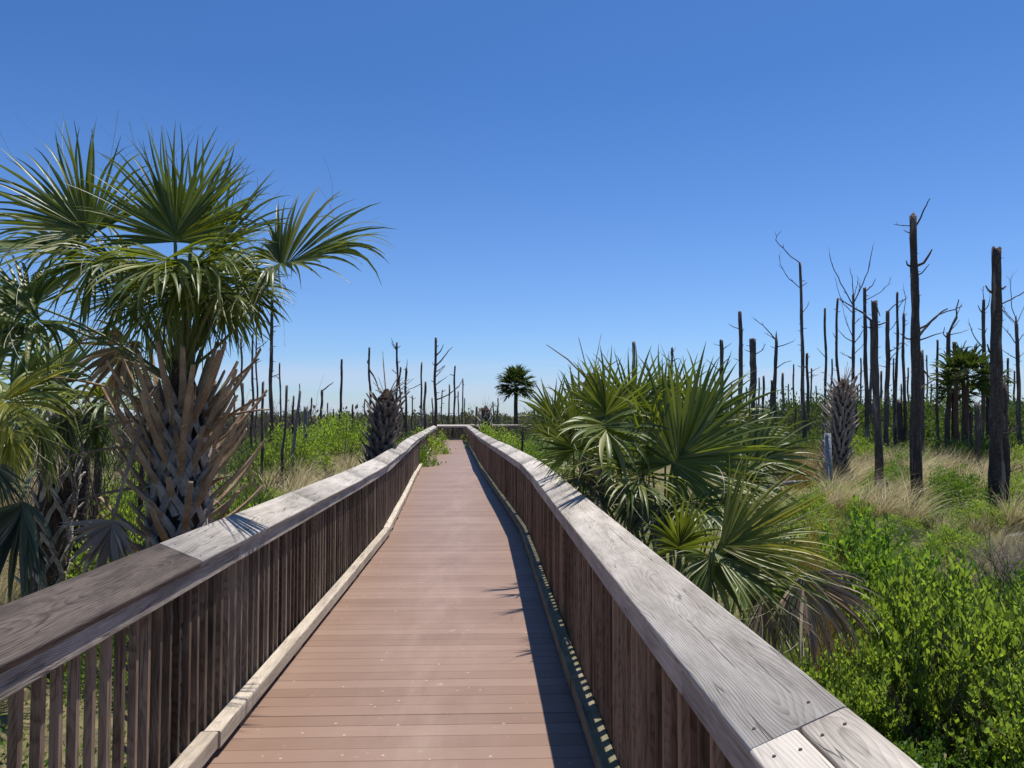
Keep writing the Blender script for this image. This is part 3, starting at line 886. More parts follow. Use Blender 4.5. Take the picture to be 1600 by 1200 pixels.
for (x_, y_, d_, ax_, r_, m_) in ((18, 668, 5.3, (.1, -.2, -1), .50, M_FANY), (62, 655, 6.0, (.2, -.1, -1), .52, M_FAN), (-8, 720, 5.0, (.2, -.1, -1), .50, M_FANDK), (105, 648, 6.8, (.1, -.2, -1), .50, M_FANDK), (40, 640, 6.6, (-.1, -.3, -.9), .60, M_FAN), (85, 690, 6.4, (-.1, -.1, -1), .42, M_FAND), (150, 655, 7.4, (.2, -.2, -.9), .50, M_FAN), (0, 640, 6.2, (-.2, -.4, -.7), .60, M_FAN)):
    F(palm2, x_, y_, d_, ax_, (0, -.9, .4), r_, o2, nseg=38, grav=.5, spread=1.2, fold=.7, rag=.25, mat=m_, pr=(.016, .010))

# --- palmetto clump to the right of the boardwalk
def palm_clump(name, base, label, specs, grp='young fan palms right of the boardwalk'):
    T = thing(name, base, label, 'palm', grp)
    loc = Vector(base)
    rg = random.Random(int(abs(base.x) * 1000))
    v, f = sweep([(0, 0, -.05), (0, 0, .25), (.02, 0, .5)], [.16, .17, .08], 10, rough=.12, rg=rg)
    mb = MB(); mb.add(v, f); link('trunk', mb.mesh('trunk', [M_FIBRE]), T)
    for i in range(14):
        add_boot(T, (base.x, base.y, 0), GZ + .1 + .03 * i, i * 2.4, .15, rg.uniform(.15, .35), .8, rg=rg, vlen=.12, strap=.022, mats=[M_STUB, M_STUB])
    o = loc + Vector((0, 0, .42))
    for s in specs:
        px, py, D, ax, nm, R = s[:6]; kw = dict(s[6]) if len(s) > 6 else {}
        kw.setdefault('pr', (.018, .009)); kw.setdefault('sag', .08)
        add_frond(T, o + Vector((rg.uniform(-.05, .05), rg.uniform(-.05, .05), 0)), at(px, py, D), ax, nm, R, **kw)
    return T
b = at(1045, 850, 6.6); b.z = GZ
palm_clump('fan_palm', b, 'tallest young fan palm behind the right railing, with wide glossy leaves', [
    (1050, 724, 5.9, (.62, -.1, .75), (-.3, -.9, .3), .92, dict(nseg=54, grav=.22, fold=.12, spread=2.65)),
    (988, 650, 6.8, (-.1, .1, 1), (0, -1, .1), .62, dict(nseg=44, grav=.18, fold=.15)),
    (948, 650, 6.5, (-.2, -.1, .97), (.1, -.95, .3), .54, dict(nseg=42, grav=.2)),
    (944, 662, 6.1, (.1, -.5, -.3), (0, -.7, .7), .60, dict(nseg=26, grav=.8)),
    (1040, 655, 7.2, (.1, .2, 1), (0, -1, .2), .64, dict(nseg=46, grav=.15)),
    (1085, 668, 6.9, (.45, .1, .9), (-.1, -.9, .3), .70, dict(nseg=46, grav=.25)),
    (1120, 690, 7.2, (.8, .2, .5), (-.1, -.7, .6), .72, dict(nseg=46, grav=.4)),
    (1172, 716, 6.6, (1, 0, .25), (0, -.8, .6), .62, dict(nseg=46, grav=.4)),
    (1140, 748, 6.3, (.9, -.2, -.05), (0, -.7, .7), .60, dict(nseg=42, grav=.7)),
    (1015, 700, 6.2, (-.2, -.4, .6), (.1, -.7, .6), .62, dict(nseg=40, grav=.55)),
    (1000, 742, 5.9, (-.2, -.6, -.2), (0, -.8, .6), .55, dict(nseg=38, grav=.9)),
    (1078, 778, 5.8, (.3, -.6, -.3), (0, -.7, .7), .52, dict(nseg=38, grav=.9)),
    (1125, 790, 6.1, (.5, -.5, -.4), (0, -.7, .7), .50, dict(nseg=36, grav=.9)),
    (966, 730, 6.4, (-.4, -.3, .1), (0, -.8, .6), .44, dict(nseg=38, grav=.7)),
    (1030, 790, 5.7, (0, -.3, -.8), (0, -1, .2), .42, dict(nseg=30, grav=.6, mat=M_FANDK)),
    (985, 770, 6.0, (-.1, -.3, -.8), (0, -1, .2), .40, dict(nseg=30, grav=.6, mat=M_FANDK)),
    (1100, 730, 6.9, (.7, .4, .3), (0, -.6, .8), .62, dict(nseg=40, grav=.6)),
    (1050, 690, 7.2, (-.3, .5, .7), (0, -.8, .5), .60, dict(nseg=40, grav=.4)),
    (970, 690, 7.2, (-.5, .4, .6), (0, -.8, .5), .60, dict(nseg=40, grav=.4)),
])
b = at(905, 790, 7.9); b.z = GZ
palm_clump('fan_palm', b, 'narrower young fan palm closest to the bend of the right railing', [
    (896, 704, 7.2, (-.25, -.1, .97), (.3, -.9, .3), .60, dict(nseg=48, grav=.2, fold=.15)),
    (868, 664, 8.0, (-.15, .2, 1), (0, -.9, .3), .52, dict(nseg=40, grav=.25)),
    (905, 660, 8.3, (.1, .2, 1), (0, -.9, .3), .60, dict(nseg=40, grav=.2)),
    (862, 684, 7.7, (-.8, -.1, .5), (0, -.7, .7), .30, dict(nseg=34, grav=.6)),
    (912, 720, 7.3, (.3, -.5, .3), (0, -.7, .7), .56, dict(nseg=40, grav=.6)),
    (905, 742, 7.3, (-.2, -.5, -.2), (0, -.7, .7), .38, dict(nseg=36, grav=.9)),
    (930, 760, 7.2, (.3, -.4, -.5), (0, -.8, .5), .46, dict(nseg=34, grav=.8, mat=M_FANDK)),
    (885, 722, 8.0, (-.5, .3, .2), (0, -.7, .7), .34, dict(nseg=36, grav=.7)),
])
b = at(1085, 960, 4.9); b.z = GZ
palm_clump('fan_palm', b, 'low yellowing fan palm leaning out over the undergrowth, nearest the right railing', [
    (1116, 856, 4.5, (.93, -.05, .42), (-.2, -.85, .5), .68, dict(nseg=40, grav=.30, mat=M_FANY, spread=1.0, fold=.2, wid=1.1)),
    (1112, 862, 4.55, (.95, -.1, -.12), (0, -.85, .6), .66, dict(nseg=46, grav=.45, spread=1.25)),
    (1108, 868, 4.6, (.1, -.3, -.9), (0, -1, .3), .36, dict(nseg=26, grav=.5, spread=1.9)),
    (1160, 900, 4.8, (.7, -.1, -.7), (0, -.9, .5), .48, dict(nseg=34, grav=.9)),
    (1060, 858, 5.2, (.1, -.1, .5), (0, -.9, .4), .40, dict(nseg=34, grav=.6)),
    (1252, 892, 4.7, (.35, -.1, -.95), (0, -1, .2), .52, dict(nseg=60, wid=1.6, grav=.7, spread=1.3, mat=M_FAND, petmat=M_STUB, label='dead brown frond hanging into the bushes', sag=.35)),
    (1195, 915, 4.7, (.12, -.1, -1), (0, -1, .2), .44, dict(nseg=44, wid=1.6, grav=.6, spread=.9, mat=M_FAND, petmat=M_STUB, label='dead brown frond hanging under the green ones', sag=.25)),
])

def headless(name, px_base, D, px_top, py_top, r, label, seed, nb=150, stubmax=.3, spikes=7, mats=None, grp='dead headless palm trunks'):
    rg = random.Random(seed)
    base = at(px_base, 700, D); base.z = GZ; tp = at(px_top, py_top, D)
    T = thing(name, base, label, 'dead palm', grp)
    palm_trunk(T, [base, tp, tp + Vector((0, 0, r * .9))], [r * .85, r * .8, r * .15], M_FIBRE, seed=seed, rings=18)
    mats = mats or [M_PSTUBD, M_PSTUBD]
    for i in range(nb):
        t = i / nb; c = base.lerp(tp, t)
        add_boot(T, (c.x, c.y, 0), base.z + (tp.z - base.z) * t, i * 2.39996, r * .85, stubmax * rg.uniform(.3, 1), rg.uniform(.5, 1.1), rg=rg, vlen=.17, strap=.036 * (r / .2), mats=mats)
    for i in range(spikes):
        az = rg.uniform(0, 2 * PI); el = rg.uniform(.5, 1.4)
        d = Vector((math.cos(az) * math.cos(el), math.sin(az) * math.cos(el), math.sin(el))); L = rg.uniform(.35, .9)
        p0 = tp - base + d * .05
        v, f = sweep([p0, p0 + d * L * .5, p0 + d * L + Vector((0, 0, rg.uniform(-.1, .1)))], [.022, .016, .008], 4, squash=.5)
        mb = MB(); mb.add(v, f); link('old_petiole', mb.mesh('old_petiole', [rg.choice([M_BOOT, M_STUB, M_PSTUBD])]), T)
    return T
headless('dead_palm', 574, 14.6, 604, 622, .20, 'dark headless palm trunk bristling with stubs behind the left railing', 31, 190, .34, 11, mats=[M_PDARK, M_PDARK])
headless('dead_palm', 1303, 25.0, 1318, 604, .27, 'spiky headless palm trunk among the burnt trunks on the right, by a grey post', 32, 200, .62, 12, mats=[M_PDARK, M_PSTUBD])
headless('dead_palm', 922, 10.5, 925, 600, .17, 'brown spiky palm trunk rising behind the narrower fan palm', 33, 60, .22, 6, mats=[M_STUB, M_STUB])
headless('dead_palm', 759, 48.0, 759, 641, .32, 'small pale spiky palm stump beyond the far end of the boardwalk', 34, 40, .6, 8, mats=[M_BOOT, M_BOOT])

def far_palm(px, D, py_top, R, label, seed, nf=26, rt=.18, nseg=20, py_tr=None, axlist=None):
    rg = random.Random(seed)
    base = at(px, 700, D); base.z = GZ; tp = at(px, py_top, D)
    T = thing('cabbage_palm', base, label, 'palm tree', 'cabbage palms')
    palm_trunk(T, [base, tp], [rt, rt * .8], M_FIBRE, seed=seed, rings=10)
    for i in range(nf):
        az = i * 2.39996; el = -.7 + 2.1 * (i / nf) + rg.uniform(-.1, .1)
        d = Vector((math.cos(az) * math.cos(el), math.sin(az) * math.cos(el), math.sin(el)))
        h = tp + d * R * rg.uniform(.40, .52)
        add_frond(T, tp, h, d, Vector((0, 0, 1)) + d * .01, R * .58, mat=M_FANS, nseg=nseg, steps=5, grav=.7, threads=0, wid=1.3, sag=0, pr=(.02, .015))
    return T
far_palm(806, 62, 603, 1.75, 'small round-headed cabbage palm standing alone on the horizon', 41, 46)
far_palm(1508, 34, 588, 1.5, 'cabbage palm whose green crown shows between the two thick burnt trunks', 42, 28, rt=.17)
far_palm(1492, 38, 610, 1.3, 'lower cabbage palm crown behind the candelabra-shaped snag', 43, 22, rt=.17)
far_palm(1545, 38, 596, 1.2, 'cabbage palm crown just right of the split burnt trunk', 44, 20, rt=.17)

# ------------------------------------------------------------------ dead trees
def snag(xt, yt, xb, D, wt, wb, label, br=(), mat=None, stubs=6, group='burnt and bare dead tree trunks', wob=.4, cat='dead tree', jag=.06, tip=None):
    seed = int(xt * 7 + yt); rg = random.Random(seed)
    base = at(xb, 700, D); base.z = GZ - .05; tp = at(xt, yt, D)
    T = thing('dead_tree', base, label, cat, group)
    H = (tp - base).length; n = max(8, int(H / .28))
    mpx = D / FPX
    mat = mat or M_BARK
    pts, rad = [], []
    wx, wy = 0, 0
    ph = [rg.uniform(0, 6.28) for _ in range(4)]
    for k in range(n + 1):
        t = k / n
        env = math.sin(PI * t)
        ox = wob * mpx * 3 * env * (math.sin(ph[0] + t * 7) + .5 * math.sin(ph[1] + t * 17))
        oy = wob * mpx * 3 * env * math.sin(ph[2] + t * 9)
        pts.append((tp - base) * t + Vector((ox, oy, 0)))
        r = (wb + (wt - wb) * (t ** .8)) * mpx / 2
        r *= 1 + .10 * math.sin(ph[3] + t * 31) * rg.random() + (.16 * max(0, 1 - t * 12))
        rad.append(r)
    sides = 12 if wb * 1 > 12 else 8
    v, f = sweep(pts, rad, sides, jag=jag, rough=.09, rg=rg)
    mb = MB(); mb.add(v, f)
    link('trunk', mb.mesh('trunk', [mat], True), T)
    def trunk_at(py):
        t = (py - at_base_py) / (yt - at_base_py)
        return max(0, min(1, t))
    at_base_py = 600 - FPX * ((base.z - EYE) * math.cos(PITCH) - D * math.sin(PITCH)) / (D * math.cos(PITCH) + (base.z - EYE) * math.sin(PITCH))
    for b_ in br:
        w0, pl = b_[0], b_[1:]
        t = trunk_at(pl[0][1]); k = t * n; i = min(int(k), n - 1)
        st = pts[i].lerp(pts[i + 1], k - i)
        dy = rg.uniform(-.35, .35)
        bp = [st]
        for q, (x, y_) in enumerate(pl[1:]):
            L = math.hypot(x - pl[0][0], y_ - pl[0][1]) * mpx
            bp.append(at(x, y_, D + dy * L) - base)
        # subdivide with wobble
        fine = [bp[0]]
        for a, c in zip(bp, bp[1:]):
            L = (c - a).length
            for m in (.33, .66, 1.0):
                q = a.lerp(c, m)
                if m < 1: q += Vector((rg.uniform(-1, 1), rg.uniform(-1, 1), rg.uniform(-1, 1))) * L * .03
                fine.append(q)
        rr = [w0 * mpx / 2 * (1 - .62 * k / (len(fine) - 1)) for k in range(len(fine))]
        v, f = sweep(fine, rr, 6, jag=.01, rg=rg, rough=.08)
        mb = MB(); mb.add(v, f)
        # side twigs on thin long branches
        if w0 <= 2.2 and len(fine) > 4:
            for _ in range(5):
                k = rg.randrange(2, len(fine)); dd = (fine[k] - fine[k - 1]).normalized()
                d2 = (dd + Vector((rg.uniform(-1, 1), rg.uniform(-.6, .6), rg.uniform(-.2, 1))) * .7).normalized()
                L = rg.uniform(.12, .45) * (fine[-1] - fine[0]).length * .5
                v, f = sweep([fine[k], fine[k] + d2 * L * .5, fine[k] + d2 * L + Vector((0, 0, .05 * L))], [rr[k] * .6, rr[k] * .45, rr[k] * .25], 4)
                mb.add(v, f)
        link('branch', mb.mesh('branch', [mat], True), T)
    if stubs:
        mb = MB()
        for _ in range(stubs):
            t = rg.uniform(.3, .97); k = t * n; i = min(int(k), n - 1)
            st = pts[i].lerp(pts[i + 1], k - i); az = rg.uniform(0, 2 * PI)
            d = Vector((math.cos(az), math.sin(az) * .6, rg.uniform(-.1, .7))).normalized()
            L = rad[i] + rg.uniform(1.5, 7) * mpx
            v, f = sweep([st, st + d * L * .6, st + d * L], [1.3 * mpx / 2, 1.1 * mpx / 2, .5 * mpx / 2], 4)
            mb.add(v, f)
        link('branch_stubs', mb.mesh('branch_stubs', [mat]), T, kind='stuff')
    if tip:
        s0 = pts[-1]
        v, f = sweep([s0 - Vector((0, 0, .05)), s0 + Vector((0, 0, tip * mpx * .5)), s0 + Vector((.01, 0, tip * mpx))], [rad[-1] * .8, rad[-1] * .5, .004], 5)
        mb = MB(); mb.add(v, f); link('splintered_tip', mb.mesh('splintered_tip', [M_BLOND]), T)
    return T

B2 = M_BARKB
# right-hand stand, nearest first
snag(1427, 338, 1431, 20.3, 10, 19, 'tall thick burnt trunk with a stick jutting from its broken top', [
    (3.5, (1430, 360), (1436, 345), (1445, 325), (1453, 310)), (1.8, (1424, 354), (1410, 352), (1397, 351)),
    (6, (1432, 418), (1443, 411), (1456, 390)), (3, (1430, 432), (1440, 427), (1452, 413)), (4, (1422, 420), (1418, 414), (1416, 407)),
    (4.5, (1432, 532), (1450, 508), (1468, 490), (1481, 482)), (4, (1433, 518), (1448, 508), (1466, 492), (1503, 478)),
    (3.5, (1425, 533), (1416, 529), (1407, 521)), (3, (1434, 535), (1455, 525), (1475, 519)), (3, (1436, 612), (1452, 598), (1466, 590)),
    (2.5, (1436, 568), (1450, 586), (1453, 592)), (2, (1421, 366), (1416, 362), (1413, 360))], stubs=22, tip=8)
snag(1557, 388, 1554, 18.4, 13, 24, 'thickest burnt trunk near the right edge, flat broken top', [
    (5, (1550, 462), (1544, 453), (1540, 446)), (4.5, (1562, 455), (1568, 450), (1572, 447)),
    (2.6, (1563, 478), (1580, 468), (1600, 456), (1625, 440)), (1.8, (1563, 475), (1572, 492), (1584, 505)), (5, (1552, 560), (1545, 548), (1543, 538)),
    (3, (1565, 682), (1580, 675), (1592, 665)), (2.5, (1563, 585), (1574, 592), (1586, 600))], stubs=16)
snag(1569, 604, 1566, 19.0, 10, 17, 'shorter thick burnt trunk with pale top leaning against the thickest one', [], stubs=8, tip=12)
snag(1366, 470, 1372, 22.9, 9, 14, 'burnt trunk whose long branch reaches up to the left near its top', [
    (4, (1366, 508), (1350, 490), (1330, 478), (1311, 467)), (3.5, (1369, 510), (1378, 506), (1388, 502)), (3, (1368, 478), (1371, 482), (1375, 494)), (3, (1362, 515), (1352, 510)),
    (3, (1369, 508), (1375, 502))], B2, stubs=12)
# middle distance, right
snag(1250, 411, 1258, 40, 4, 8, 'tall slender snag with two long hair-thin twigs curving up left', [
    (1.8, (1250, 411), (1230, 395), (1212, 375), (1214, 368), (1221, 361)), (1.6, (1250, 451), (1233, 436), (1219, 413), (1217, 398)), (1.6, (1254, 448), (1258, 444), (1261, 441)),
    (1.4, (1254, 492), (1261, 480), (1264, 472))], B2, stubs=10)
snag(1261, 552, 1262, 46, 4, 6, 'short snag close behind the tall slender one, twigs to the right', [(1.6, (1262, 585), (1272, 578), (1279, 575)), (1.5, (1262, 590), (1270, 588), (1277, 586)), (1.5, (1262, 560), (1266, 556))], B2, stubs=5)
snag(1213, 530, 1209, 46, 5, 8, 'straight snag with branches spreading left and right of a splintered top', [
    (2.2, (1212, 532), (1203, 520), (1192, 508), (1179, 499)), (1.5, (1212, 531), (1203, 525), (1195, 520)), (2, (1214, 543), (1228, 538), (1240, 533)), (1.8, (1214, 577), (1225, 567), (1235, 564)), (1.6, (1211, 545), (1204, 541))], B2, stubs=5, tip=14)
snag(1176, 530, 1177, 45, 10, 12, 'stout broken-off snag, the thickest of the mid-distance ones behind the fan palm', [(2, (1180, 555), (1190, 548), (1196, 538)), (1.5, (1172, 552), (1163, 546)), (1.8, (1178, 535), (1182, 530))], B2, stubs=6)
snag(1156, 487, 1159, 47, 6, 8, 'tall straight snag just left of the stout broken one', [(1.5, (1153, 515), (1143, 509), (1138, 506)), (1.4, (1157, 520), (1163, 513)), (1.4, (1157, 575), (1164, 570)), (1.4, (1154, 565), (1146, 560))], B2, stubs=12)
snag(1127, 531, 1129, 44, 6, 8, 'snag behind the right end of the fan palm with a thin branch down-left', [(1.6, (1126, 582), (1115, 571), (1104, 562)), (1.6, (1129, 548), (1136, 541), (1142, 537)), (1.4, (1129, 585), (1139, 580)), (1.4, (1124, 541), (1115, 537))], B2, stubs=6)
snag(1223, 583, 1223, 48, 4, 6, 'grey post-like stump right of the straight branched snag', [], M_GREYW, stubs=3)
snag(1193, 588, 1193, 52, 3.5, 5, 'thin dark stick snag between the stout and the branched one', [], B2, stubs=2)
snag(1206, 594, 1206, 47, 4, 5, 'stub pressed against the foot of the branched snag', [], B2, stubs=1)
snag(1289, 482, 1289, 44, 3.5, 5, 'thin pole snag left of the spiky palm trunk, bare of branches', [(1.4, (1289, 560), (1282, 550), (1277, 545))], B2, stubs=4)
snag(1309, 467, 1303, 40, 3.5, 6, 'slightly curved thin snag rising behind the spiky palm trunk', [(1.4, (1306, 530), (1301, 520))], B2, stubs=6, wob=1)
snag(1333, 460, 1336, 42, 4, 7, 'snag with a candelabra of fine bare branches on top', [
    (2, (1332, 478), (1318, 450), (1305, 425), (1297, 402), (1296, 396)), (2, (1334, 474), (1345, 450), (1356, 425), (1362, 395), (1364, 384)), (1.8, (1334, 462), (1332, 440), (1328, 418)),
    (1.5, (1333, 490), (1318, 475), (1310, 455), (1304, 432)), (1.8, (1332, 535), (1320, 527), (1311, 517)), (1.7, (1334, 540), (1345, 522), (1350, 514)), (1.5, (1334, 555), (1343, 545), (1350, 538)),
    (1.4, (1334, 508), (1341, 500), (1349, 494)), (1.3, (1333, 530), (1322, 500), (1316, 478)), (1.2, (1334, 465), (1340, 445), (1341, 432)), (1.3, (1332, 560), (1320, 555), (1312, 550))], M_GREYW if False else B2, stubs=8)
snag(1351, 450, 1355, 38, 5, 8, 'dark snag just left of the long-branched burnt trunk', [(2.2, (1353, 456), (1362, 447), (1368, 437)), (1.4, (1355, 470), (1375, 457), (1388, 445), (1391, 436)), (1.6, (1352, 515), (1346, 509))], stubs=10)
snag(1387, 486, 1384, 36, 6, 9, 'snag with a twig leaving its top to the right', [(2.2, (1388, 487), (1400, 475), (1415, 467)), (2, (1388, 552), (1398, 545), (1411, 533)), (1.6, (1386, 575), (1372, 570)), (2, (1386, 568), (1396, 555), (1408, 542))], B2, stubs=8)
snag(1402, 458, 1398, 38, 3.5, 6, 'very thin dark snag between two thicker ones, pointed top', [(1.6, (1403, 485), (1409, 472), (1416, 467)), (1.4, (1402, 500), (1394, 512), (1388, 518))], stubs=9, tip=3)
snag(1412, 491, 1413, 40, 4, 6, 'thin snag directly left of the tall thick burnt trunk', [(1.4, (1412, 495), (1418, 489)), (1.3, (1413, 510), (1421, 503)), (1.4, (1421, 490), (1415, 465), (1412, 450)), (1.4, (1412, 535), (1419, 541))], B2, stubs=8)
snag(1440, 548, 1441, 33, 6, 8, 'grey-brown snag half hidden behind the tall thick burnt trunk', [(1.4, (1441, 575), (1449, 590))], B2, stubs=3)
snag(1465, 531, 1463, 37, 3.5, 5, 'bare thin snag standing alone right of the tall thick burnt trunk', [], stubs=5)
snag(1482, 520, 1480, 38, 6, 9, 'crooked candelabra-shaped snag in front of a palm crown', [
    (4, (1482, 522), (1488, 508), (1495, 497), (1494, 483), (1498, 468)), (2, (1492, 502), (1499, 500)), (2.6, (1481, 530), (1474, 522), (1476, 511)), (1.8, (1484, 524), (1500, 520), (1511, 516)), (2, (1496, 478), (1503, 474))], B2, stubs=5)
snag(1491, 535, 1497, 37, 6, 8, 'reddish-brown snag leaning just right of the candelabra one', [(2, (1493, 550), (1505, 544), (1523, 542)), (3, (1500, 556), (1504, 545), (1510, 532))], bark('red_snag', (.04, .02, .014), (.13, .075, .055), (.22, .14, .11)), stubs=3)
snag(1537, 468, 1534, 35, 5, 7, 'branched snag a little left of the thickest burnt trunk', [(2.4, (1536, 492), (1531, 484), (1528, 477)), (2, (1538, 488), (1544, 478), (1547, 462)), (2.2, (1529, 548), (1522, 525), (1514, 503)), (2, (1540, 525), (1543, 512)), (1.4, (1537, 470), (1536, 455), (1537, 447))], B2, stubs=8)
snag(1588, 506, 1594, 36, 5, 8, 'pale-tipped snag at the right edge with many fine branches', [
    (1.8, (1588, 540), (1575, 520), (1563, 506)), (1.6, (1589, 505), (1580, 470), (1579, 445), (1580, 434)), (1.6, (1588, 505), (1573, 490), (1562, 470)), (1.5, (1590, 535), (1600, 522), (1612, 505)), (1.6, (1590, 562), (1578, 555), (1563, 544)), (1.5, (1592, 560), (1602, 550)),
    (1.3, (1590, 500), (1600, 480), (1610, 455)), (1.4, (1592, 600), (1580, 592), (1565, 583))], B2, stubs=6, tip=14)
snag(1516, 644, 1518, 34, 7, 8, 'short dark stump under the palm crown, leftmost of the low stumps', [], stubs=2, jag=.1)
snag(1526, 631, 1527, 31, 8, 6, 'top-heavy weathered stump beside the thickest burnt trunk', [(1.6, (1528, 655), (1538, 660), (1543, 664))], B2, stubs=2, jag=.12)
snag(1405, 626, 1406, 40, 9, 10, 'thick low dark stump between thin snags', [], stubs=2, jag=.1)
snag(1250, 695, 1252, 42, 8, 10, 'low blackened stump at the foot of the tall slender snag', [], B2, stubs=1)
snag(1243, 628, 1243, 44, 2.2, 3, 'pencil-thin dark stick in front of the green scrub', [], stubs=1)
snag(1386, 753, 1386, 22, 6, 6, 'small pale grey stake beside the foot of the long-branched trunk', [], M_GREYW, stubs=0, jag=.02, cat='stake')
snag(1430, 560, 1423, 38, 5, 7, 'straight brown snag in the gap left of the thick trunk', [], B2, stubs=4)
snag(1361, 500, 1362, 45, 4, 5, 'faint snag squeezed behind the long-branched trunk', [], B2, stubs=4)
# centre
snag(990, 534, 992, 46, 5, 6, 'pale bare snag poking up behind the fan palm', [], M_GREYW, stubs=2)
snag(1050, 543, 1050, 50, 3.5, 5, 'small snag with forked twigs above the fan palm leaves', [(1.6, (1050, 566), (1042, 560), (1034, 553)), (1.6, (1051, 566), (1058, 560), (1062, 561)), (1.4, (1050, 552), (1056, 543)), (1.4, (1050, 575), (1058, 566))], B2, stubs=4)
snag(817, 664, 816, 22, 3.5, 4.5, 'dark thin stump just left of the fan palm', [], stubs=1)
# left and centre-left
snag(425, 455, 424, 36, 4.5, 8, 'tall dark snag under the rightmost palm leaf', [(2, (424, 533), (412, 524), (404, 516)), (2, (427, 512), (434, 509), (437, 510)), (1.8, (427, 590), (433, 586), (437, 583)), (1.6, (427, 542), (432, 541))], stubs=10)
snag(395, 522, 393, 40, 3, 5, 'straight snag, left one of a close pair beside the big palm', [], stubs=6)
snag(401, 507, 400, 42, 2.4, 3.5, 'thinner right-hand snag of the pair beside the big palm, with an upswept twig', [(1.6, (402, 547), (412, 538), (418, 532)), (1.2, (402, 568), (409, 563))], B2, stubs=4)
snag(377, 530, 374, 38, 3, 5, 'crooked snag seen between the old stubs of the big palm', [(1.5, (377, 545), (382, 538))], B2, stubs=5, wob=1.5)
snag(411, 598, 409, 24, 4, 4.5, 'short dark pole standing in the green shrubs left of the railing', [], stubs=2)
snag(437, 567, 438, 50, 2.4, 3.5, 'needle-thin snag right of the tall one below the palm leaf', [(1.4, (437, 593), (432, 588), (428, 590))], B2, stubs=3)
snag(448, 604, 440, 24, 4, 5, 'leaning thin snag with a pale grey foot', [], M_BARKB, stubs=4)
snag(469, 609, 452, 25, 4, 7, 'strongly leaning grey snag with a peeling top', [], M_GREYW, stubs=4)
snag(459, 620, 455, 27, 3, 5, 'dark snag behind the leaning grey one', [], stubs=3)
snag(478, 635, 479, 36, 7, 8, 'broad silver-grey stump in the dry grass', [], M_GREYW, stubs=1, jag=.15)
snag(503, 610, 503, 60, 4, 5, 'forked low snag on the horizon, arm pointing up right', [(2.6, (504, 611), (512, 604), (521, 597))], B2, stubs=1)
snag(534, 562, 530, 60, 3.5, 5, 'branchless straight pole snag left of the headless palm', [], stubs=0)
snag(577, 543, 578, 55, 3, 5, 'snag with a lopsided knob rising left of the headless palm top', [(2.2, (576, 570), (574, 566), (575, 562)), (3, (578, 576), (586, 592), (594, 615))], stubs=2)
snag(620, 535, 620, 55, 3, 4.5, 'snag with a crow-foot of twigs on top, right behind the headless palm', [(1.8, (620, 546), (614, 537), (612, 530)), (1.5, (620, 547), (615, 542), (612, 537)), (1.6, (621, 545), (626, 540)), (1.5, (619, 585), (615, 580), (612, 577))], stubs=3)
snag(626, 575, 627, 55, 3, 3.5, 'short bent snag beside the crow-foot one', [(2, (626, 575), (625, 573))], stubs=1, wob=1.5)
snag(635, 575, 633, 52, 3.5, 4, 'short snag with a sharp whip-like tip', [(1.4, (635, 576), (636, 568), (636, 562)), (1.4, (634, 578), (630, 577))], stubs=2)
snag(659, 567, 656, 50, 2.5, 4, 'tapering pole snag, left one of two near the boardwalk end', [(1.4, (658, 600), (640, 608), (625, 618))], stubs=1)
snag(665, 597, 662, 48, 3.5, 5, 'shorter stouter snag, right one of two near the boardwalk end', [], B2, stubs=2)
snag(659, 640, 659, 47, 3, 3.5, 'silver stub between the two near the boardwalk end', [], M_GREYW, stubs=0)
snag(681, 528, 680, 50, 3.5, 6, 'tall snag with several arms on its right, above the boardwalk end', [
    (2.4, (682, 556), (688, 549), (693, 538)), (2.4, (682, 574), (692, 560), (700, 549), (707, 542)), (1.8, (682, 582), (688, 577), (695, 571)), (2, (682, 603), (688, 596), (697, 590)),
    (2.4, (684, 625), (700, 617), (717, 604), (724, 592)), (1.6, (680, 572), (677, 569), (675, 566)), (1.4, (682, 590), (689, 580), (695, 572))], stubs=8)
snag(711, 572, 707, 55, 2.6, 4, 'slim snag right of the many-armed one', [(1.3, (710, 588), (705, 585), (702, 586)), (1.4, (710, 610), (716, 603))], stubs=3)
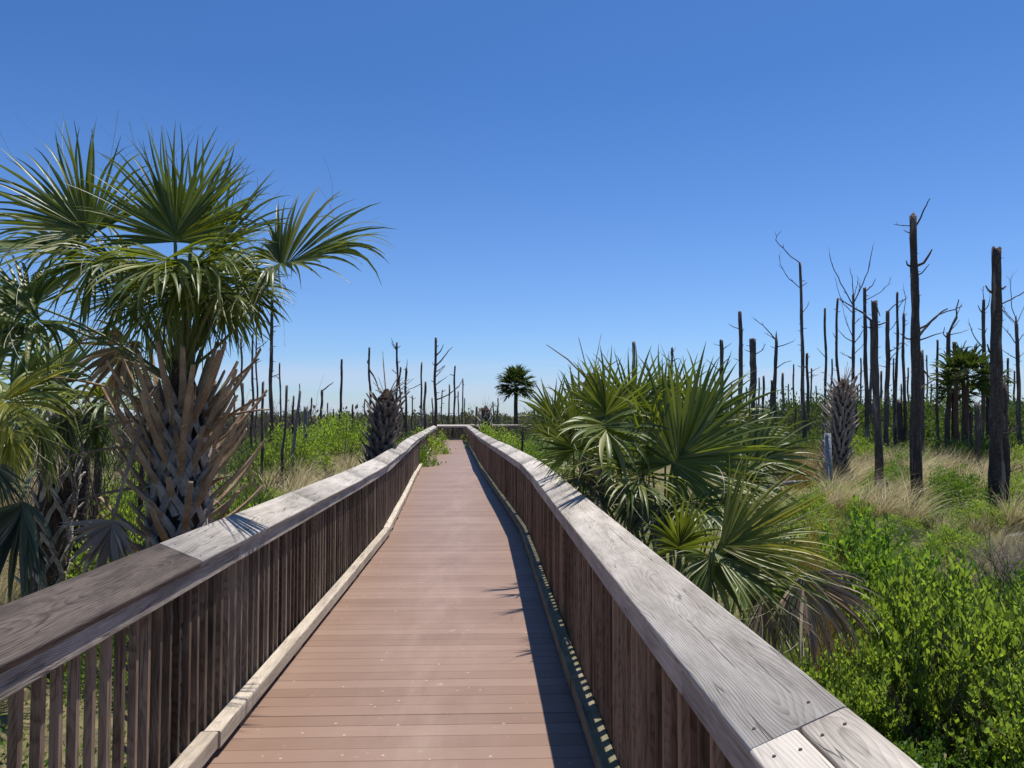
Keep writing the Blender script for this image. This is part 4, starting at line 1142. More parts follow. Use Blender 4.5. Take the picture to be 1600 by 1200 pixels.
for i, (x, yt, D, w) in enumerate([(702, 601, 55, 2.6), (723, 592, 55, 2.4), (691, 609, 58, 2.2), (726, 622, 60, 2), (778, 622, 60, 2.5), (745, 636, 52, 4), (468, 600, 50, 2.2), (487, 622, 60, 3), (521, 640, 60, 3), (551, 632, 46, 3.4), (570, 625, 60, 2.5), (597, 640, 60, 2.6), (644, 618, 62, 2.4), (770, 628, 70, 2.4), (835, 640, 60, 2.6), (1275, 603, 60, 2.4), (1300, 560, 58, 3), (1325, 590, 60, 3), (1345, 560, 60, 3), (1377, 580, 56, 4), (1396, 560, 58, 3), (1419, 575, 58, 3), (1455, 600, 56, 3), (1472, 610, 58, 3), (1510, 560, 58, 3), (1575, 560, 56, 4), (1232, 600, 62, 2.5), (1143, 600, 62, 3), (1166, 605, 62, 3), (380, 600, 40, 3), (366, 590, 44, 3), (350, 610, 46, 3), (1340, 605, 62, 3), (1368, 560, 60, 3.4), (1408, 600, 60, 3), (1436, 585, 64, 3), (1448, 555, 60, 2.6), (1500, 590, 60, 3), (1585, 580, 60, 3), (1240, 570, 60, 3), (1268, 575, 64, 3), (1186, 590, 60, 3), (512, 630, 62, 2.6), (610, 610, 62, 2.6), (716, 612, 62, 2.2), (675, 622, 64, 2.4)]):
    snag(x, yt, x + rnd.uniform(-2, 2), D, w * .8, w * 1.2, 'thin bare far trunk ' + ('seen behind the stubs of the big palm' if x < 400 else 'left of the headless palm by the railing' if x < 575 else 'around the far end of the boardwalk' if x < 900 else 'right of the fan palms, left of the spiky palm trunk' if x < 1301 else 'behind the burnt trunks on the right'), [], rnd.choice([B2, B2, M_BARK]), stubs=3, group='thin bare trunks ' + ('behind the big palm' if x < 400 else 'left of the headless palm' if x < 575 else 'around the far end of the boardwalk' if x < 900 else 'right of the fan palms' if x < 1301 else 'behind the burnt trunks'))
# dark trunks behind the big palm on the left
snag(138, 640, 112, 9.0, 20, 24, 'blackened trunk leaning right, left of the big palm', [], stubs=6)
snag(165, 600, 140, 12.0, 11, 14, 'thinner dark trunk just right of the blackened leaning one', [], stubs=6)
snag(112, 668, 102, 8.8, 14, 12, 'split grey-brown dead stem against the blackened leaning trunk', [], M_GREYW, stubs=0, jag=.1)
snag(225, 640, 222, 11.0, 8, 9, 'dark thin trunk right behind the big palm stubs', [], stubs=3)

# fallen logs in the grass
for (x0, y0_, x1, y1_, D, r_, lb) in ((1375, 798, 1425, 790, 18.5, .05, 'bleached fallen log in front of the tall thick burnt trunk'), (1555, 845, 1630, 832, 14.5, .05, 'grey fallen branch lying in the dry brush at the right edge'), (1205, 760, 1262, 752, 16.0, .045, 'bleached fallen pole under the shrubs right of the fan palm')):
    a, b = at(x0, y0_, D), at(x1, y1_, D + .8)
    a.z = max(a.z, GZ + .12); b.z = max(b.z, GZ + .16)
    v, f = sweep([Vector((0, 0, 0)), (b - a) * .5 + Vector((0, 0, .03)), b - a], [r_, r_ * .9, r_ * .6], 8, jag=.03, rough=.1, rg=rnd2)
    mb = MB(); mb.add(v, f)
    link('fallen_log', mb.mesh('fallen_log', [M_GREYW], True), None, lb, 'log', 'fallen logs in the marsh', M=Matrix.Translation(a))

# grey tube post by the spiky palm
pb = at(1296, 700, 21.5); pb.z = GZ - .1; ptp = at(1293, 677, 21.5)
v, f = sweep([(0, 0, 0), (ptp - pb) * .5, ptp - pb], [.095, .093, .09], 14)
mb = MB(); mb.add(v, f)
link('post', mb.mesh('post', [bark('blue_grey_post', (.12, .13, .14), (.22, .235, .25), (.33, .35, .36), .4)], True), None, 'smooth blue-grey round post in front of the spiky palm trunk', 'post', M=Matrix.Translation(pb))

# ------------------------------------------------------------------ shrubs
def leaves_np(P, Dn, size, wr, rg, jit=.25):
    """diamond leaves: positions P, directions Dn"""
    n = len(P)
    Dn = Dn / np.linalg.norm(Dn, axis=1, keepdims=True)
    r = rg.normal(size=(n, 3)); S = np.cross(Dn, r); S /= np.linalg.norm(S, axis=1, keepdims=True) + 1e-9
    N = np.cross(S, Dn)
    L = (size * rg.uniform(.6, 1.25, n))[:, None]; W = L * wr / 2
    a = P; b = P + Dn * L * .45 + S * W + N * L * .06; c = P + Dn * L - N * L * .10; d = P + Dn * L * .45 - S * W + N * L * .06
    V = np.stack([a, b, c, d], 1).reshape(-1, 3)
    return V, np.arange(n * 4).reshape(n, 4)

def bush_np(seed, n, rad, hgt, size, wr=.5, clumps=40, cs=.13, low=0.05):
    rg = np.random.default_rng(seed)
    th = rg.uniform(0, 2 * PI, clumps); ph = np.arccos(rg.uniform(-.15, 1, clumps)); rr = rg.uniform(.55, 1.0, clumps) ** .5 * rg.uniform(.75, 1.12, clumps)
    C = np.stack([np.sin(ph) * np.cos(th) * rad * rr, np.sin(ph) * np.sin(th) * rad * rr, low * hgt + (hgt * .93) * np.clip(np.cos(ph), 0, 1) * rr + .06 * hgt], 1)
    k = rg.integers(0, clumps, n)
    sc = cs * np.array([1, 1, 1.1]) * (rad + hgt) / 2
    P = C[k] + rg.normal(size=(n, 3)) * sc * rg.uniform(.5, 1.3, clumps)[k][:, None]
    P[:, 2] = np.abs(P[:, 2] - .02) + .02
    out = P * np.array([1, 1, .6]); out /= np.linalg.norm(out, axis=1, keepdims=True) + 1e-6
    Dn = out * .7 + rg.normal(size=(n, 3)) * .55 + np.array([0, 0, .6])
    V, Q = leaves_np(P, Dn, size, wr, rg)
    return V, Q, C

def stems_mb(C, rg, r=.006):
    mb = MB()
    for c in C:
        c = Vector(c); m = c * .5 + Vector((rg.uniform(-.05, .05), rg.uniform(-.05, .05), .1 * c.z))
        v, f = sweep([Vector((c.x * .12, c.y * .12, 0)), m, c], [r * 1.6, r, r * .5], 4); mb.add(v, f)
    return mb

def sprig_np(seed, nst, rad, hgt, size, wr=.42, per=46):
    """upright leafy stems with spiralled leaves"""
    rg = np.random.default_rng(seed); rp = random.Random(seed)
    P, Dn = [], []; mb = MB()
    for s in range(nst):
        a = rp.uniform(0, 6.28); r0 = rad * rp.random() ** .5
        b = Vector((math.cos(a) * r0 * .4, math.sin(a) * r0 * .4, 0)); H = hgt * rp.uniform(.6, 1.08) * (1 - .25 * r0 / rad)
        t = Vector((math.cos(a) * r0, math.sin(a) * r0, H)); m = (b + t) / 2 + Vector((rp.uniform(-.05, .05), rp.uniform(-.05, .05), 0))
        v, f = sweep([b, m, t], [.006, .005, .002], 4); mb.add(v, f)
        tw = [(b, m, t, per)]
        for _ in range(5):
            u = rp.uniform(.3, .9); q = b * (1 - u) ** 2 + m * 2 * u * (1 - u) + t * u * u
            d = Vector((rp.uniform(-1, 1), rp.uniform(-1, 1), rp.uniform(.3, 1))).normalized() * hgt * rp.uniform(.1, .28)
            tw.append((q, q + d * .5, q + d, per // 3)); v, f = sweep([q, q + d], [.003, .0015], 3); mb.add(v, f)
        for (b_, m_, t_, pn) in tw:
            for k in range(pn):
                u = (k + 1) / pn if pn < per else .28 + .72 * (k + 1) / pn
                q = b_ * (1 - u) ** 2 + m_ * 2 * u * (1 - u) + t_ * u * u; az = k * 2.4
                d = Vector((math.cos(az), math.sin(az), .55 + .9 * u))
                P.append(tuple(q)); Dn.append(tuple(d))
    V, Q = leaves_np(np.array(P), np.array(Dn) + rg.normal(size=(len(P), 3)) * .18, size, wr, rg)
    return V, Q, mb

M_STEM = NT('shrub_stem').base((.12, .085, .055), .8, .2)
def variant(kind, seed, **kw):
    if kind == 'dense':
        V, Q, C = bush_np(seed, **kw); st = stems_mb(C, random.Random(seed), .005)
    else: V, Q, st = sprig_np(seed, **kw)
    return V, Q, st.mesh('stems', [M_STEM])
VAR = {}
def mkvar(key, kind, seed, mat, **kw):
    V, Q, st = variant(kind, seed, **kw)
    VAR[key] = (mesh_np('foliage', V, Q, [mat]), st)
mkvar('bushy1', 'sprig', 21, M_SHRUB, nst=64, rad=.60, hgt=1.0, size=.048, wr=.5, per=46)
mkvar('bushy2', 'sprig', 22, M_SHRUBD, nst=56, rad=.62, hgt=.95, size=.044, wr=.52, per=48)
mkvar('near1', 'dense', 1, M_SHRUB, n=9000, rad=.62, hgt=.95, size=.038, wr=.5, clumps=120, cs=.068)
mkvar('near2', 'dense', 2, M_SHRUB, n=9000, rad=.70, hgt=.85, size=.040, wr=.5, clumps=105, cs=.07)
mkvar('near3', 'dense', 3, M_SHRUBD, n=9000, rad=.65, hgt=.9, size=.036, wr=.48, clumps=110, cs=.09)
mkvar('mid1', 'dense', 4, M_SHRUB, n=6000, rad=.8, hgt=1.0, size=.055, wr=.5, clumps=80, cs=.10)
mkvar('mid2', 'dense', 5, M_SHRUBD, n=6000, rad=.85, hgt=1.0, size=.055, wr=.5, clumps=75, cs=.10)
mkvar('sprig1', 'sprig', 6, M_GLOSS, nst=26, rad=.45, hgt=1.2, size=.070, wr=.45)
mkvar('sprig2', 'sprig', 7, M_SHRUB, nst=34, rad=.42, hgt=1.0, size=.045, wr=.42)
mkvar('sprig3', 'sprig', 8, M_GLOSS, nst=7, rad=.22, hgt=1.3, size=.085, wr=.48, per=30)

def shrub(key, x, y, sc, label, rz=None, zs=1.0, grp='green shrubs', z=GZ):
    T = thing('shrub', (x, y, z), label, 'shrub', grp, rz=rnd.uniform(0, 6.28) if rz is None else rz)
    T.scale = (sc, sc, sc * zs)
    fo, st = VAR[key]
    link('foliage', fo, T); link('stems', st, T)
    return T
def shr(key, px, D, sc, label, zs=1.0, **kw):
    p = at(px, 700, D); return shrub(key, p.x, D, sc, label, zs=zs, **kw)

# right side, near
SH = [
 ('bushy1', 1440, 5.4, 1.05, 'bright green small-leaved bush filling the middle of the lower right thicket', 1.5),
 ('bushy1', 1335, 5.3, .80, 'bushy green shrub behind the dead hanging frond', 1.3),
 ('bushy1', 1575, 5.9, 1.0, 'rounded bright shrub at the right edge of the lower thicket', 1.2),
 ('bushy2', 1500, 4.5, .85, 'darker small-leaved bush in the lower right thicket, front row', .85),
 ('bushy1', 1640, 4.6, 1.0, 'dense bush cut by the right edge near the bottom corner', 1.15),
 ('bushy2', 1385, 4.4, .7, 'low dark bush close behind the near right railing', 1.05),
 ('near1', 1570, 3.6, .75, 'lowest bush in the bottom right corner', .85),
 ('near3', 1455, 3.5, .6, 'small shrub tucked under the outer edge of the right cap board', .85),
 ('sprig1', 1385, 7.2, 1.05, 'glossy-leaved upright shrub above the dense thicket, left one', 1.2),
 ('sprig3', 1466, 6.7, 1.0, 'slender glossy sprig rising highest out of the thicket', 1.2),
 ('sprig1', 1335, 8.8, 1.05, 'glossy-leaved shrub leaning over golden grass right of the fan palm', 1.2),
 ('near2', 1420, 6.6, .95, 'light green leafy shrub between the glossy sprigs', 1.35),
 ('bushy1', 1505, 7.4, .95, 'bright bush behind the slender sprig', 1.0),
 ('bushy2', 1600, 7.6, 1.0, 'bright bush in front of the pinkish dry brush', 1.2),
 ('near3', 1290, 6.4, .6, 'small dark bush at the foot of the yellowing fan palm', .6),
 ('sprig2', 1275, 11.5, 1.1, 'leafy shrub right of the tallest fan palm', 1.0),
 ('mid1', 1240, 14.0, .85, 'green shrub in front of the spiky palm trunk', 1.1),
 ('mid1', 1268, 17.0, .7, 'small bright shrub at the foot of the grey post', 1.0),
 ('mid2', 1497, 18.2, 1.05, 'round green shrub between the two thick burnt trunks', 1.05),
 ('mid1', 1345, 17.0, .6, 'small shrub left of the long-branched burnt trunk', 1.0),
 ('mid2', 1455, 21.0, .7, 'low shrub right beside the tall thick burnt trunk', .9),
 ('mid1', 1610, 16.0, .8, 'bright low shrub right of the thickest burnt trunk', .7),
 ('mid1', 1398, 16.0, .7, 'low leafy shrub near the pale stake', .55),
 ('mid1', 1350, 34.0, 1.3, 'green bush behind the curved thin snag', 1.1),
 ('sprig2', 1215, 9.5, .8, 'light green shrub peeking behind the fan palm leaves', 1.0),
 ('near2', 1140, 6.0, .6, 'small bright shrub in the gap under the fan palms', .7),
 ('sprig2', 1360, 9.6, 1.0, 'light green shrub just beyond the leaning glossy-leaved one', .95),
 ('bushy2', 1440, 9.4, .8, 'leafy bush behind the slender sprig, left of the pinkish brush', .75),
 ('near1', 1395, 10.8, .8, 'bright low bush halfway to the tall thick burnt trunk', .7),
 ('sprig1', 1320, 12.2, .9, 'glossy shrub with arching stems on the way to the grey post', .8),
 ('bushy1', 1530, 8.8, .8, 'bright bush just in front of the pinkish brush', .75),
 ('mid2', 1470, 24.0, .9, 'darker shrub among the grass right of the tall thick trunk', 1.0),
 ('mid1', 1340, 21.0, .8, 'leafy shrub left of the foot of the long-branched trunk', .8),
 ('mid1', 1540, 16.0, .9, 'low bright shrub in front of the thickest burnt trunk', .7),
 ('mid2', 1450, 17.0, .8, 'low shrub in front of the tall thick burnt trunk', .6),
 ('mid1', 1600, 28.0, 1.2, 'green shrub at the right edge behind the pale-tipped snag', 1.0),
 ('mid2', 1520, 33.0, 1.4, 'dark green shrub under the palm crown', 1.0),
 ('mid1', 1490, 13.0, .7, 'small green shrub beside the dry brush in the middle of the grass', .8),
 ('mid2', 1365, 13.0, .8, 'leafy low shrub left of the pale stake', .8),
 ('mid1', 1580, 20.5, .8, 'shrub half behind the shorter thick trunk', 1.0),
 ('mid2', 1400, 24.0, 1.0, 'darker shrub between the long-branched and the tall thick trunks', .9),
 ('mid1', 1300, 19.5, .8, 'leafy shrub right of the grey post', .9),
 ('mid1', 1570, 24.0, .9, 'green shrub in the dry grass behind the thickest trunk', .8),
 ('mid2', 1420, 30.0, 1.2, 'shrub in the dry grass behind the tall thick trunk', .9),
 ('mid1', 1380, 26.0, .8, 'shrub behind the foot of the long-branched trunk', .9),
 # left side
 ('mid1', 385, 9.0, 1.0, 'bright green shrub between the big palm and the left railing', 1.35),
 ('near2', 428, 8.2, .8, 'small shrub just over the left railing, right of the big palm', .95),
 ('mid2', 360, 12.0, 1.1, 'green shrub behind the right side of the big palm trunk', 1.3),
 ('mid1', 205, 8.8, 1.0, 'bright shrub seen under the stubs left of the big palm', 1.2),
 ('mid2', 230, 7.2, .8, 'dark green shrub at the foot of the big palm', .9),
 ('mid1', 250, 12.0, 1.1, 'green shrub behind the left side of the big palm trunk', 1.4),
 ('mid1', 160, 14.0, 1.1, 'shrub between the two dark trunks on the left', 1.1),
 ('near3', 60, 3.4, .8, 'dark bush seen through the nearest left pickets', .7),
 ('near3', 190, 3.9, .8, 'dark bush behind the left pickets below the hanging dead frond', .8),
 ('mid1', 470, 14.5, .8, 'shrub beside the leaning grey snag', .7),
 ('mid1', 455, 26.0, 1.7, 'wide green bush behind the leaning snags', 1.1),
 ('mid1', 535, 34.0, 1.9, 'broad bright green bush left of the headless palm', 1.15),
 ('mid1', 500, 38.0, 2.0, 'green bush below the forked horizon snag', 1.1),
 ('mid2', 650, 26.0, 1.3, 'green bush filling the corner right of the headless palm', 1.1),
 ('mid1', 665, 34.0, 1.5, 'green bush close to the left railing before the boardwalk end', 1.1),
 ('mid2', 560, 22.0, .9, 'bush left behind the headless palm', .9),
 ('mid1', 770, 40.0, 1.9, 'lush green bush right of the boardwalk end', .95),
 ('mid1', 800, 34.0, 1.5, 'lush green bush right of the far railing', .9),
 ('mid2', 830, 30.0, 1.3, 'dark green bush left of the fan palms', .9),
 ('mid1', 520, 17.0, .8, 'low shrub near the left railing beyond the palm', .55),
 ('mid1', 440, 19.0, .9, 'small bright shrub under the thin leaning snag', .7),
]
for k_, px, D, sc, lb, zs in SH:
    shr(k_, px, D, sc, lb, zs)

# weeds growing through at the far end of the deck
def weed(x, y, sc, label, z=0.0):
    shrub('sprig2', x, y, sc, label, z=z, grp='weeds at the far end of the deck')
p = PT(42.0, -.85); weed(p.x, p.y, .26, 'weed with fresh green leaves spilling over the left curb at the far end')
p = PT(46.0, -.80); weed(p.x, p.y, .33, 'taller weed against the left railing at the far end')
p = PT(51.0, .80); weed(p.x, p.y, .5, 'yellow-green weed in the right corner of the far end')
p = PT(36.5, -.55, .02)
rg = random.Random(8); mb = MB()
for _ in range(5):
    a = rg.uniform(-.5, .5); v, f = sweep([(rg.uniform(-.1, .1), rg.uniform(-.05, .05), .01), (rg.uniform(-.25, .25), rg.uniform(-.1, .1), .03)], [.008, .004], 4); mb.add(v, f)
v2, q2 = leaves_np(np.array([(rg.uniform(-.22, .22), rg.uniform(-.1, .1), .02) for _ in range(24)]), np.array([(rg.uniform(-1, 1), rg.uniform(-1, 1), .4) for _ in range(24)]), .08, .5, np.random.default_rng(2))
mb.add([tuple(x) for x in v2], [tuple(int(i) for i in q) for q in q2], 1)
link('fallen_twig', mb.mesh('fallen_twig', [M_STEM, M_SHRUBD]), None, 'small leafy twig lying on the deck boards near the far end', 'twig', M=Matrix.Translation(p))

# ------------------------------------------------------------------ leafless brush
def twigs_np(seed, n, rad, hgt, r0=.006, depth=3, spreadf=.6, up=.8):
    rp = random.Random(seed); mb = MB()
    def grow(p, d, L, r, lv):
        m = p + d * L * .5 + Vector((rp.uniform(-1, 1), rp.uniform(-1, 1), rp.uniform(-1, 1))) * L * .07
        e = p + d * L + Vector((rp.uniform(-1, 1), rp.uniform(-1, 1), rp.uniform(-.5, 1))) * L * .1
        v, f = sweep([p, m, e], [r, r * .75, r * .5], 3, cap=False); mb.add(v, f)
        if lv > 0:
            for _ in range(rp.randint(2, 4)):
                q = p.lerp(e, rp.uniform(.35, 1)); d2 = (d + Vector((rp.uniform(-1, 1), rp.uniform(-1, 1), rp.uniform(-.5, 1))) * .75).normalized()
                grow(q, d2, L * rp.uniform(.45, .75), r * .6, lv - 1)
    for _ in range(n):
        a = rp.uniform(0, 6.28); rr = rad * rp.random() ** .5
        d = Vector((math.cos(a) * spreadf * rr / rad, math.sin(a) * spreadf * rr / rad, up)).normalized()
        grow(Vector((math.cos(a) * rr * .4, math.sin(a) * rr * .4, 0)), d, hgt * rp.uniform(.4, .65), r0, depth)
    return mb
p = at(150, 700, 7.6)
me = twigs_np(3, 26, 1.3, 2.9, .009, 3, 1.0, .9).mesh('twigs', [M_TWIGR])
link('dead_bush', me, None, 'tangled leafless reddish-brown bush behind the left palms', 'dead bush', M=Matrix.Translation((p.x - .5, 9.6, GZ)))
me2 = twigs_np(4, 22, 1.4, 2.6, .012, 3, 1.0, .9).mesh('twigs', [M_TWIG])
p = at(100, 700, 13); link('dead_bush', me2, None, 'grey leafless bush farther back at the left edge', 'dead bush', M=Matrix.Translation((p.x, 13, GZ)))
br_me = twigs_np(5, 60, .7, .85, .003, 3, .8, 1.0).mesh('twigs', [M_PINK])
for px, D, s, lb in ((1545, 11.0, .8, 'fine pinkish-grey dry brush in front of the thickest burnt trunk'), (1600, 12.0, .8, 'pinkish-grey dry brush at the right edge'), (1450, 14.0, .5, 'low fine dry brush before the tall thick burnt trunk'),
                     (1590, 8.6, .9, 'sparse dry brush poking out of the bright bushes at the right'), (1500, 14.0, .5, 'dry brush between the two thick trunks'), (1400, 14.5, .6, 'thin dry brush near the pale stake')):
    p = at(px, 700, D); o = link('dry_brush', br_me, None, lb, 'dry brush', 'fine dry brush on the right', M=Matrix.Translation((p.x, D, GZ)) @ Matrix.Rotation(rnd.uniform(0, 6), 4, 'Z') @ Matrix.Scale(s, 4))

tw_me = twigs_np(15, 9, .35, 1.2, .006, 3, .8, 1.0).mesh('twigs', [M_TWIG])
for px, D, s_, lb in ((1350, 6.2, 1.0, 'dead grey twigs sticking out beside the dead hanging frond'), (1500, 5.2, 1.0, 'dead grey twigs poking out of the lower right thicket'), (1580, 7.0, 1.15, 'dead grey twigs above the bright bushes at the right edge'), (1415, 4.9, .85, 'dead twigs low in the thicket near the right railing')):
    p = at(px, 700, D); link('dead_twigs', tw_me, None, lb, 'dead twigs', 'dead twigs in the right thicket', M=Matrix.Translation((p.x, D, GZ)) @ Matrix.Rotation(px, 4, 'Z') @ Matrix.Scale(s_, 4))

# ------------------------------------------------------------------ stuff: grass, undergrowth, distant scrub
NR = np.random.default_rng(11)
def clear_of_walk(x, y, m=1.35):
    c = np.interp(y, [k[0] for k in KN], [k[1] for k in KN])
    ok = np.abs(x - c) > m
    ok |= (y > 55)
    return ok & ~((y > 50.5) & (y < 55) & (x > -6) & (x < 7))

def blades(P, H, lean, w, rg, steps=3, wind=(.35, 0)):
    n = len(P)
    az = rg.uniform(0, 2 * PI, n); d = np.stack([np.cos(az), np.sin(az), np.zeros(n)], 1)
    s = np.stack([-np.sin(az + rg.normal(size=n) * .6), np.cos(az), np.zeros(n)], 1)
    ln = (lean * rg.uniform(.3, 1.4, n))[:, None]
    V = []
    for k in range(steps + 1):
        t = k / steps
        c = P + d * (ln * H[:, None] * t ** 2) + np.array([wind[0], wind[1], 0]) * (H[:, None] * t ** 2) + np.array([0, 0, 1.0]) * (H[:, None] * (t - .25 * t ** 3 * np.minimum(ln * 1.5, 1.2)))
        ww = w * (1 - t * .92)
        V += [c - s * ww, c + s * ww]
    V = np.stack(V, 1)
    m = 2 * (steps + 1)
    base = (np.arange(n) * m)[:, None]
    Q = np.concatenate([base + np.array([2 * k, 2 * k + 1, 2 * k + 3, 2 * k + 2]) for k in range(steps)], 1).reshape(-1, 4)
    return V.reshape(-1, 3), Q

def clumps(cx, cy, per, r, h, lean, w, rg, wind=(.3, 0)):
    n = len(cx); k = np.repeat(np.arange(n), per)
    a = rg.uniform(0, 2 * PI, len(k)); rr = r * rg.random(len(k)) ** .7
    P = np.stack([cx[k] + np.cos(a) * rr, cy[k] + np.sin(a) * rr, np.full(len(k), GZ)], 1)
    H = h * rg.uniform(.55, 1.2, len(k)) * rg.uniform(.7, 1.2, n)[k]
    return blades(P, H, lean, w, rg, wind=wind)

def zone(n, pxr, Dr, rg, power=1.0):
    D = Dr[0] + (Dr[1] - Dr[0]) * rg.random(n) ** power
    px = rg.uniform(pxr[0], pxr[1], n)
    x = (px - 800) / FPX * D
    ok = clear_of_walk(x, D)
    return x[ok], D[ok]

def patchy(x, y, f=.55, th=0.0, ph=0.0):
    m = np.sin(x * f + 1.3 + ph) * np.cos(y * f * .8 + .7) + .6 * np.sin(x * f * 2.3 + y * f * 1.7 + ph)
    return x[m > th], y[m > th]

def joinVQ(parts):
    V, Q, n = [], [], 0
    for v, q in parts: V.append(v); Q.append(q + n); n += len(v)
    return np.concatenate(V), np.concatenate(Q)

parts = []
x, y = patchy(*zone(170, (1270, 1680), (15, 34), NR), th=-.25)
k_ = ~((np.abs(x / y * FPX + 800 - 1497) < 75) & (y < 19.5)); x, y = x[k_], y[k_]
parts.append(clumps(x, y, 120, .15, 1.2, .8, .010, NR, (.40, -.05)))
x, y = zone(260, (1200, 1700), (28, 60), NR); parts.append(clumps(x, y, 40, .4, 1.2, .5, .014, NR))
x, y = zone(130, (415, 600), (17, 45), NR); parts.append(clumps(x, y, 90, .16, 1.1, .75, .013, NR, (.3, 0)))
x, y = zone(60, (-150, 130), (7, 22), NR); parts.append(clumps(x, y, 130, .25, 1.0, .5, .006, NR))
x, y = zone(30, (1230, 1700), (9, 16), NR); parts.append(clumps(x, y, 120, .2, .7, .6, .004, NR))
x, y = zone(300, (-400, 2000), (40, 130), NR); parts.append(clumps(x, y, 20, .7, 1.2, .5, .03, NR))
V, Q = joinVQ(parts); link('dry_grass', mesh_np('dry_grass', V, Q, [M_TAN]), kind='stuff', label='dry tan bunch grass between the burnt trunks')
parts = []
x, y = zone(34, (1255, 1330), (6.5, 12), NR); parts.append(clumps(x, y, 110, .16, .95, .18, .004, NR, (.08, 0)))
x, y = zone(40, (1215, 1320), (24, 40), NR); parts.append(clumps(x, y, 60, .3, 1.2, .2, .010, NR, (.05, 0)))
x, y = zone(50, (-100, 250), (7, 18), NR); parts.append(clumps(x, y, 120, .3, .8, .6, .006, NR))
V, Q = joinVQ(parts); link('golden_grass', mesh_np('golden_grass', V, Q, [M_GOLD]), kind='stuff', label='upright golden grass beside the fan palms')
parts = []
x, y = zone(2600, (-200, 1900), (2.2, 26), NR, .6); parts.append(clumps(x, y, 14, .25, .28, .6, .004, NR, (.1, 0)))
x, y = zone(160, (1050, 1350), (4, 9), NR); parts.append(clumps(x, y, 60, .2, .45, .5, .004, NR, (.1, 0)))
x, y = zone(120, (380, 620), (12, 30), NR); parts.append(clumps(x, y, 60, .4, .5, .5, .008, NR, (.1, 0)))
V, Q = joinVQ(parts); link('green_grass', mesh_np('green_grass', V, Q, [M_GRASS]), kind='stuff', label='short green grass and sedge on the marsh ground')
# low leafy undergrowth
x, y = zone(1500, (-200, 1900), (2.4, 22), NR, .7)
k = np.repeat(np.arange(len(x)), 42)
P = np.stack([x[k] + NR.normal(size=len(k)) * .16, y[k] + NR.normal(size=len(k)) * .16, GZ + np.abs(NR.normal(size=len(k))) * .15], 1)
ok = clear_of_walk(P[:, 0], P[:, 1], 1.2); P = P[ok]
V, Q = leaves_np(P, NR.normal(size=(len(P), 3)) * .6 + np.array([0, 0, .8]), .045, .5, NR)
link('undergrowth', mesh_np('undergrowth', V, Q, [M_SHRUBD]), kind='stuff', label='low leafy undergrowth over the marsh ground')

# distant scrub: many bushes joined
def scatter(meshes, x, y, sc, zs, rg):
    parts = []
    for i in range(len(x)):
        v, q = meshes[rg.integers(0, len(meshes))]
        a = rg.uniform(0, 2 * PI); c, s = math.cos(a), math.sin(a)
        R = np.array([[c, s, 0], [-s, c, 0], [0, 0, 1]])
        vv = (v @ R) * np.array([sc[i], sc[i], sc[i] * zs[i]]) + np.array([x[i], y[i], GZ])
        parts.append((vv, q))
    return joinVQ(parts)
fb = [bush_np(60 + i, 700, .9, 1.0, .095, .6, 34, .12)[:2] for i in range(5)]
fbt = [bush_np(70 + i, 1500, .9, 1.0, .065, .6, 60, .10)[:2] for i in range(4)]
fbf = [bush_np(80 + i, 160, 1.0, 1.0, .26, .7, 18, .16)[:2] for i in range(4)]
x, y = zone(200, (1130, 1750), (34, 60), NR); sc = NR.uniform(.9, 1.7, len(x))
a1 = scatter(fb, x, y, sc, NR.uniform(.8, 1.2, len(x)), NR)
x, y = zone(190, (-200, 900), (32, 62), NR); sc = NR.uniform(.7, 1.3, len(x))
a2 = scatter(fb, x, y, sc, NR.uniform(.8, 1.25, len(x)), NR)
x, y = zone(110, (1190, 1750), (46, 72), NR); sc = NR.uniform(2.2, 3.3, len(x))
a3 = scatter(fbt, x, y, sc, NR.uniform(.95, 1.25, len(x)), NR)
x, y = zone(120, (800, 1250), (35, 70), NR); sc = NR.uniform(.9, 1.7, len(x))
a4 = scatter(fb, x, y, sc, NR.uniform(.8, 1.2, len(x)), NR)
V, Q = joinVQ([a1, a2, a3, a4]); link('scrub', mesh_np('scrub', V, Q, [M_FAR]), kind='stuff', label='distant green scrub covering the marsh')
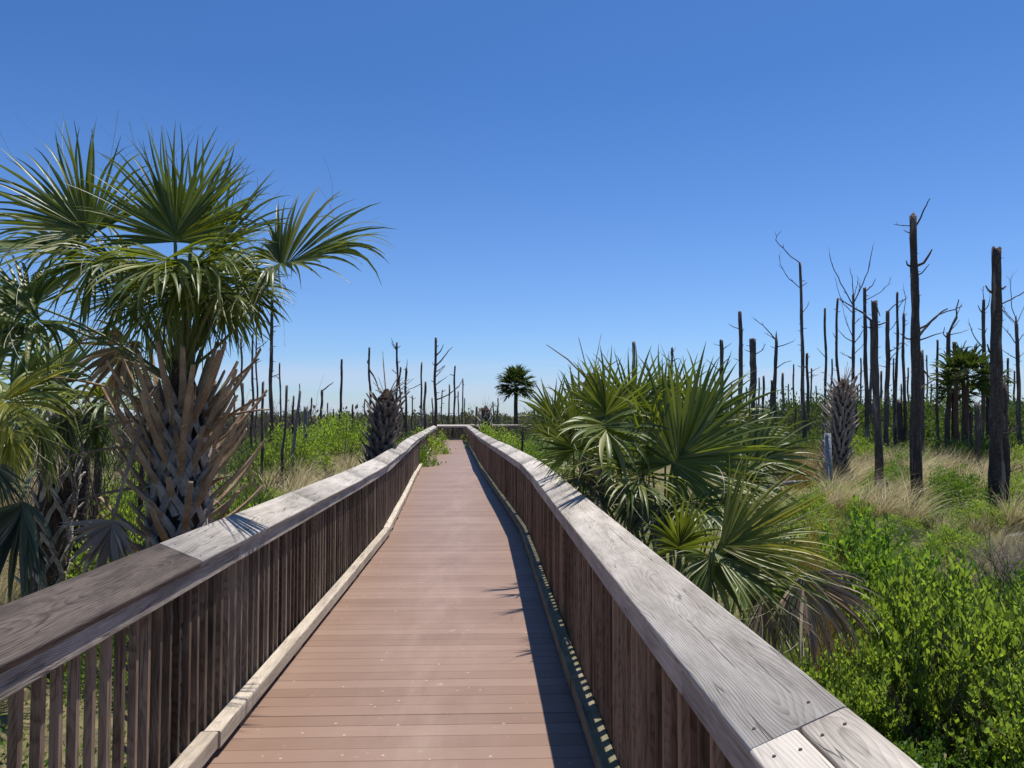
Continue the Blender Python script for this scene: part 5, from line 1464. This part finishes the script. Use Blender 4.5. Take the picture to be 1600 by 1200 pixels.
x, y = zone(260, (-300, 1900), (60, 120), NR); sc = NR.uniform(1.1, 2.0, len(x))
a1 = scatter(fbf, x, y, sc, NR.uniform(.8, 1.3, len(x)), NR)
x, y = zone(420, (-400, 2000), (120, 420), NR); sc = NR.uniform(2.0, 3.4, len(x))
a2 = scatter(fbf, x, y, sc, NR.uniform(.7, 1.2, len(x)), NR)
V, Q = joinVQ([a1, a2]); link('far_scrub', mesh_np('far_scrub', V, Q, [M_OLIVE]), kind='stuff', label='olive band of scrub along the horizon')
# grey leafless scrub along the skyline
tw = []
for i in range(5):
    mb = twigs_np(90 + i, 9, .9, 2.3, .022, 2, .7, 1.0)
    tw.append((np.array(mb.v), np.array(mb.f)))
x, y = zone(130, (300, 860), (45, 85), NR); sc = NR.uniform(.8, 1.35, len(x)); a1 = scatter(tw, x, y, sc, NR.uniform(.8, 1.2, len(x)), NR)
x, y = zone(110, (1080, 1700), (42, 70), NR); sc = NR.uniform(.9, 1.5, len(x)); a2 = scatter(tw, x, y, sc, NR.uniform(.8, 1.2, len(x)), NR)
x, y = zone(40, (-200, 450), (25, 60), NR); sc = NR.uniform(.8, 1.4, len(x)); a3 = scatter(tw, x, y, sc, NR.uniform(.8, 1.2, len(x)), NR)
x, y = zone(42, (390, 720), (20, 42), NR); sc = NR.uniform(.35, .7, len(x)); a4 = scatter(tw, x, y, sc, NR.uniform(.7, 1.1, len(x)), NR)
x, y = zone(40, (1230, 1700), (24, 44), NR); sc = NR.uniform(.35, .7, len(x)); a5 = scatter(tw, x, y, sc, NR.uniform(.7, 1.1, len(x)), NR)
V, Q = joinVQ([a1, a2, a3, a4, a5]); link('leafless_scrub', mesh_np('leafless_scrub', V, Q, [M_TWIG]), kind='stuff', label='grey leafless scrub along the skyline')
tri = sum(sum(len(p.vertices) - 2 for p in me.polygons) for me in bpy.data.meshes if len(me.polygons) < 20000) + sum(2 * len(me.polygons) for me in bpy.data.meshes if len(me.polygons) >= 20000)
print('TRIANGLES', tri)
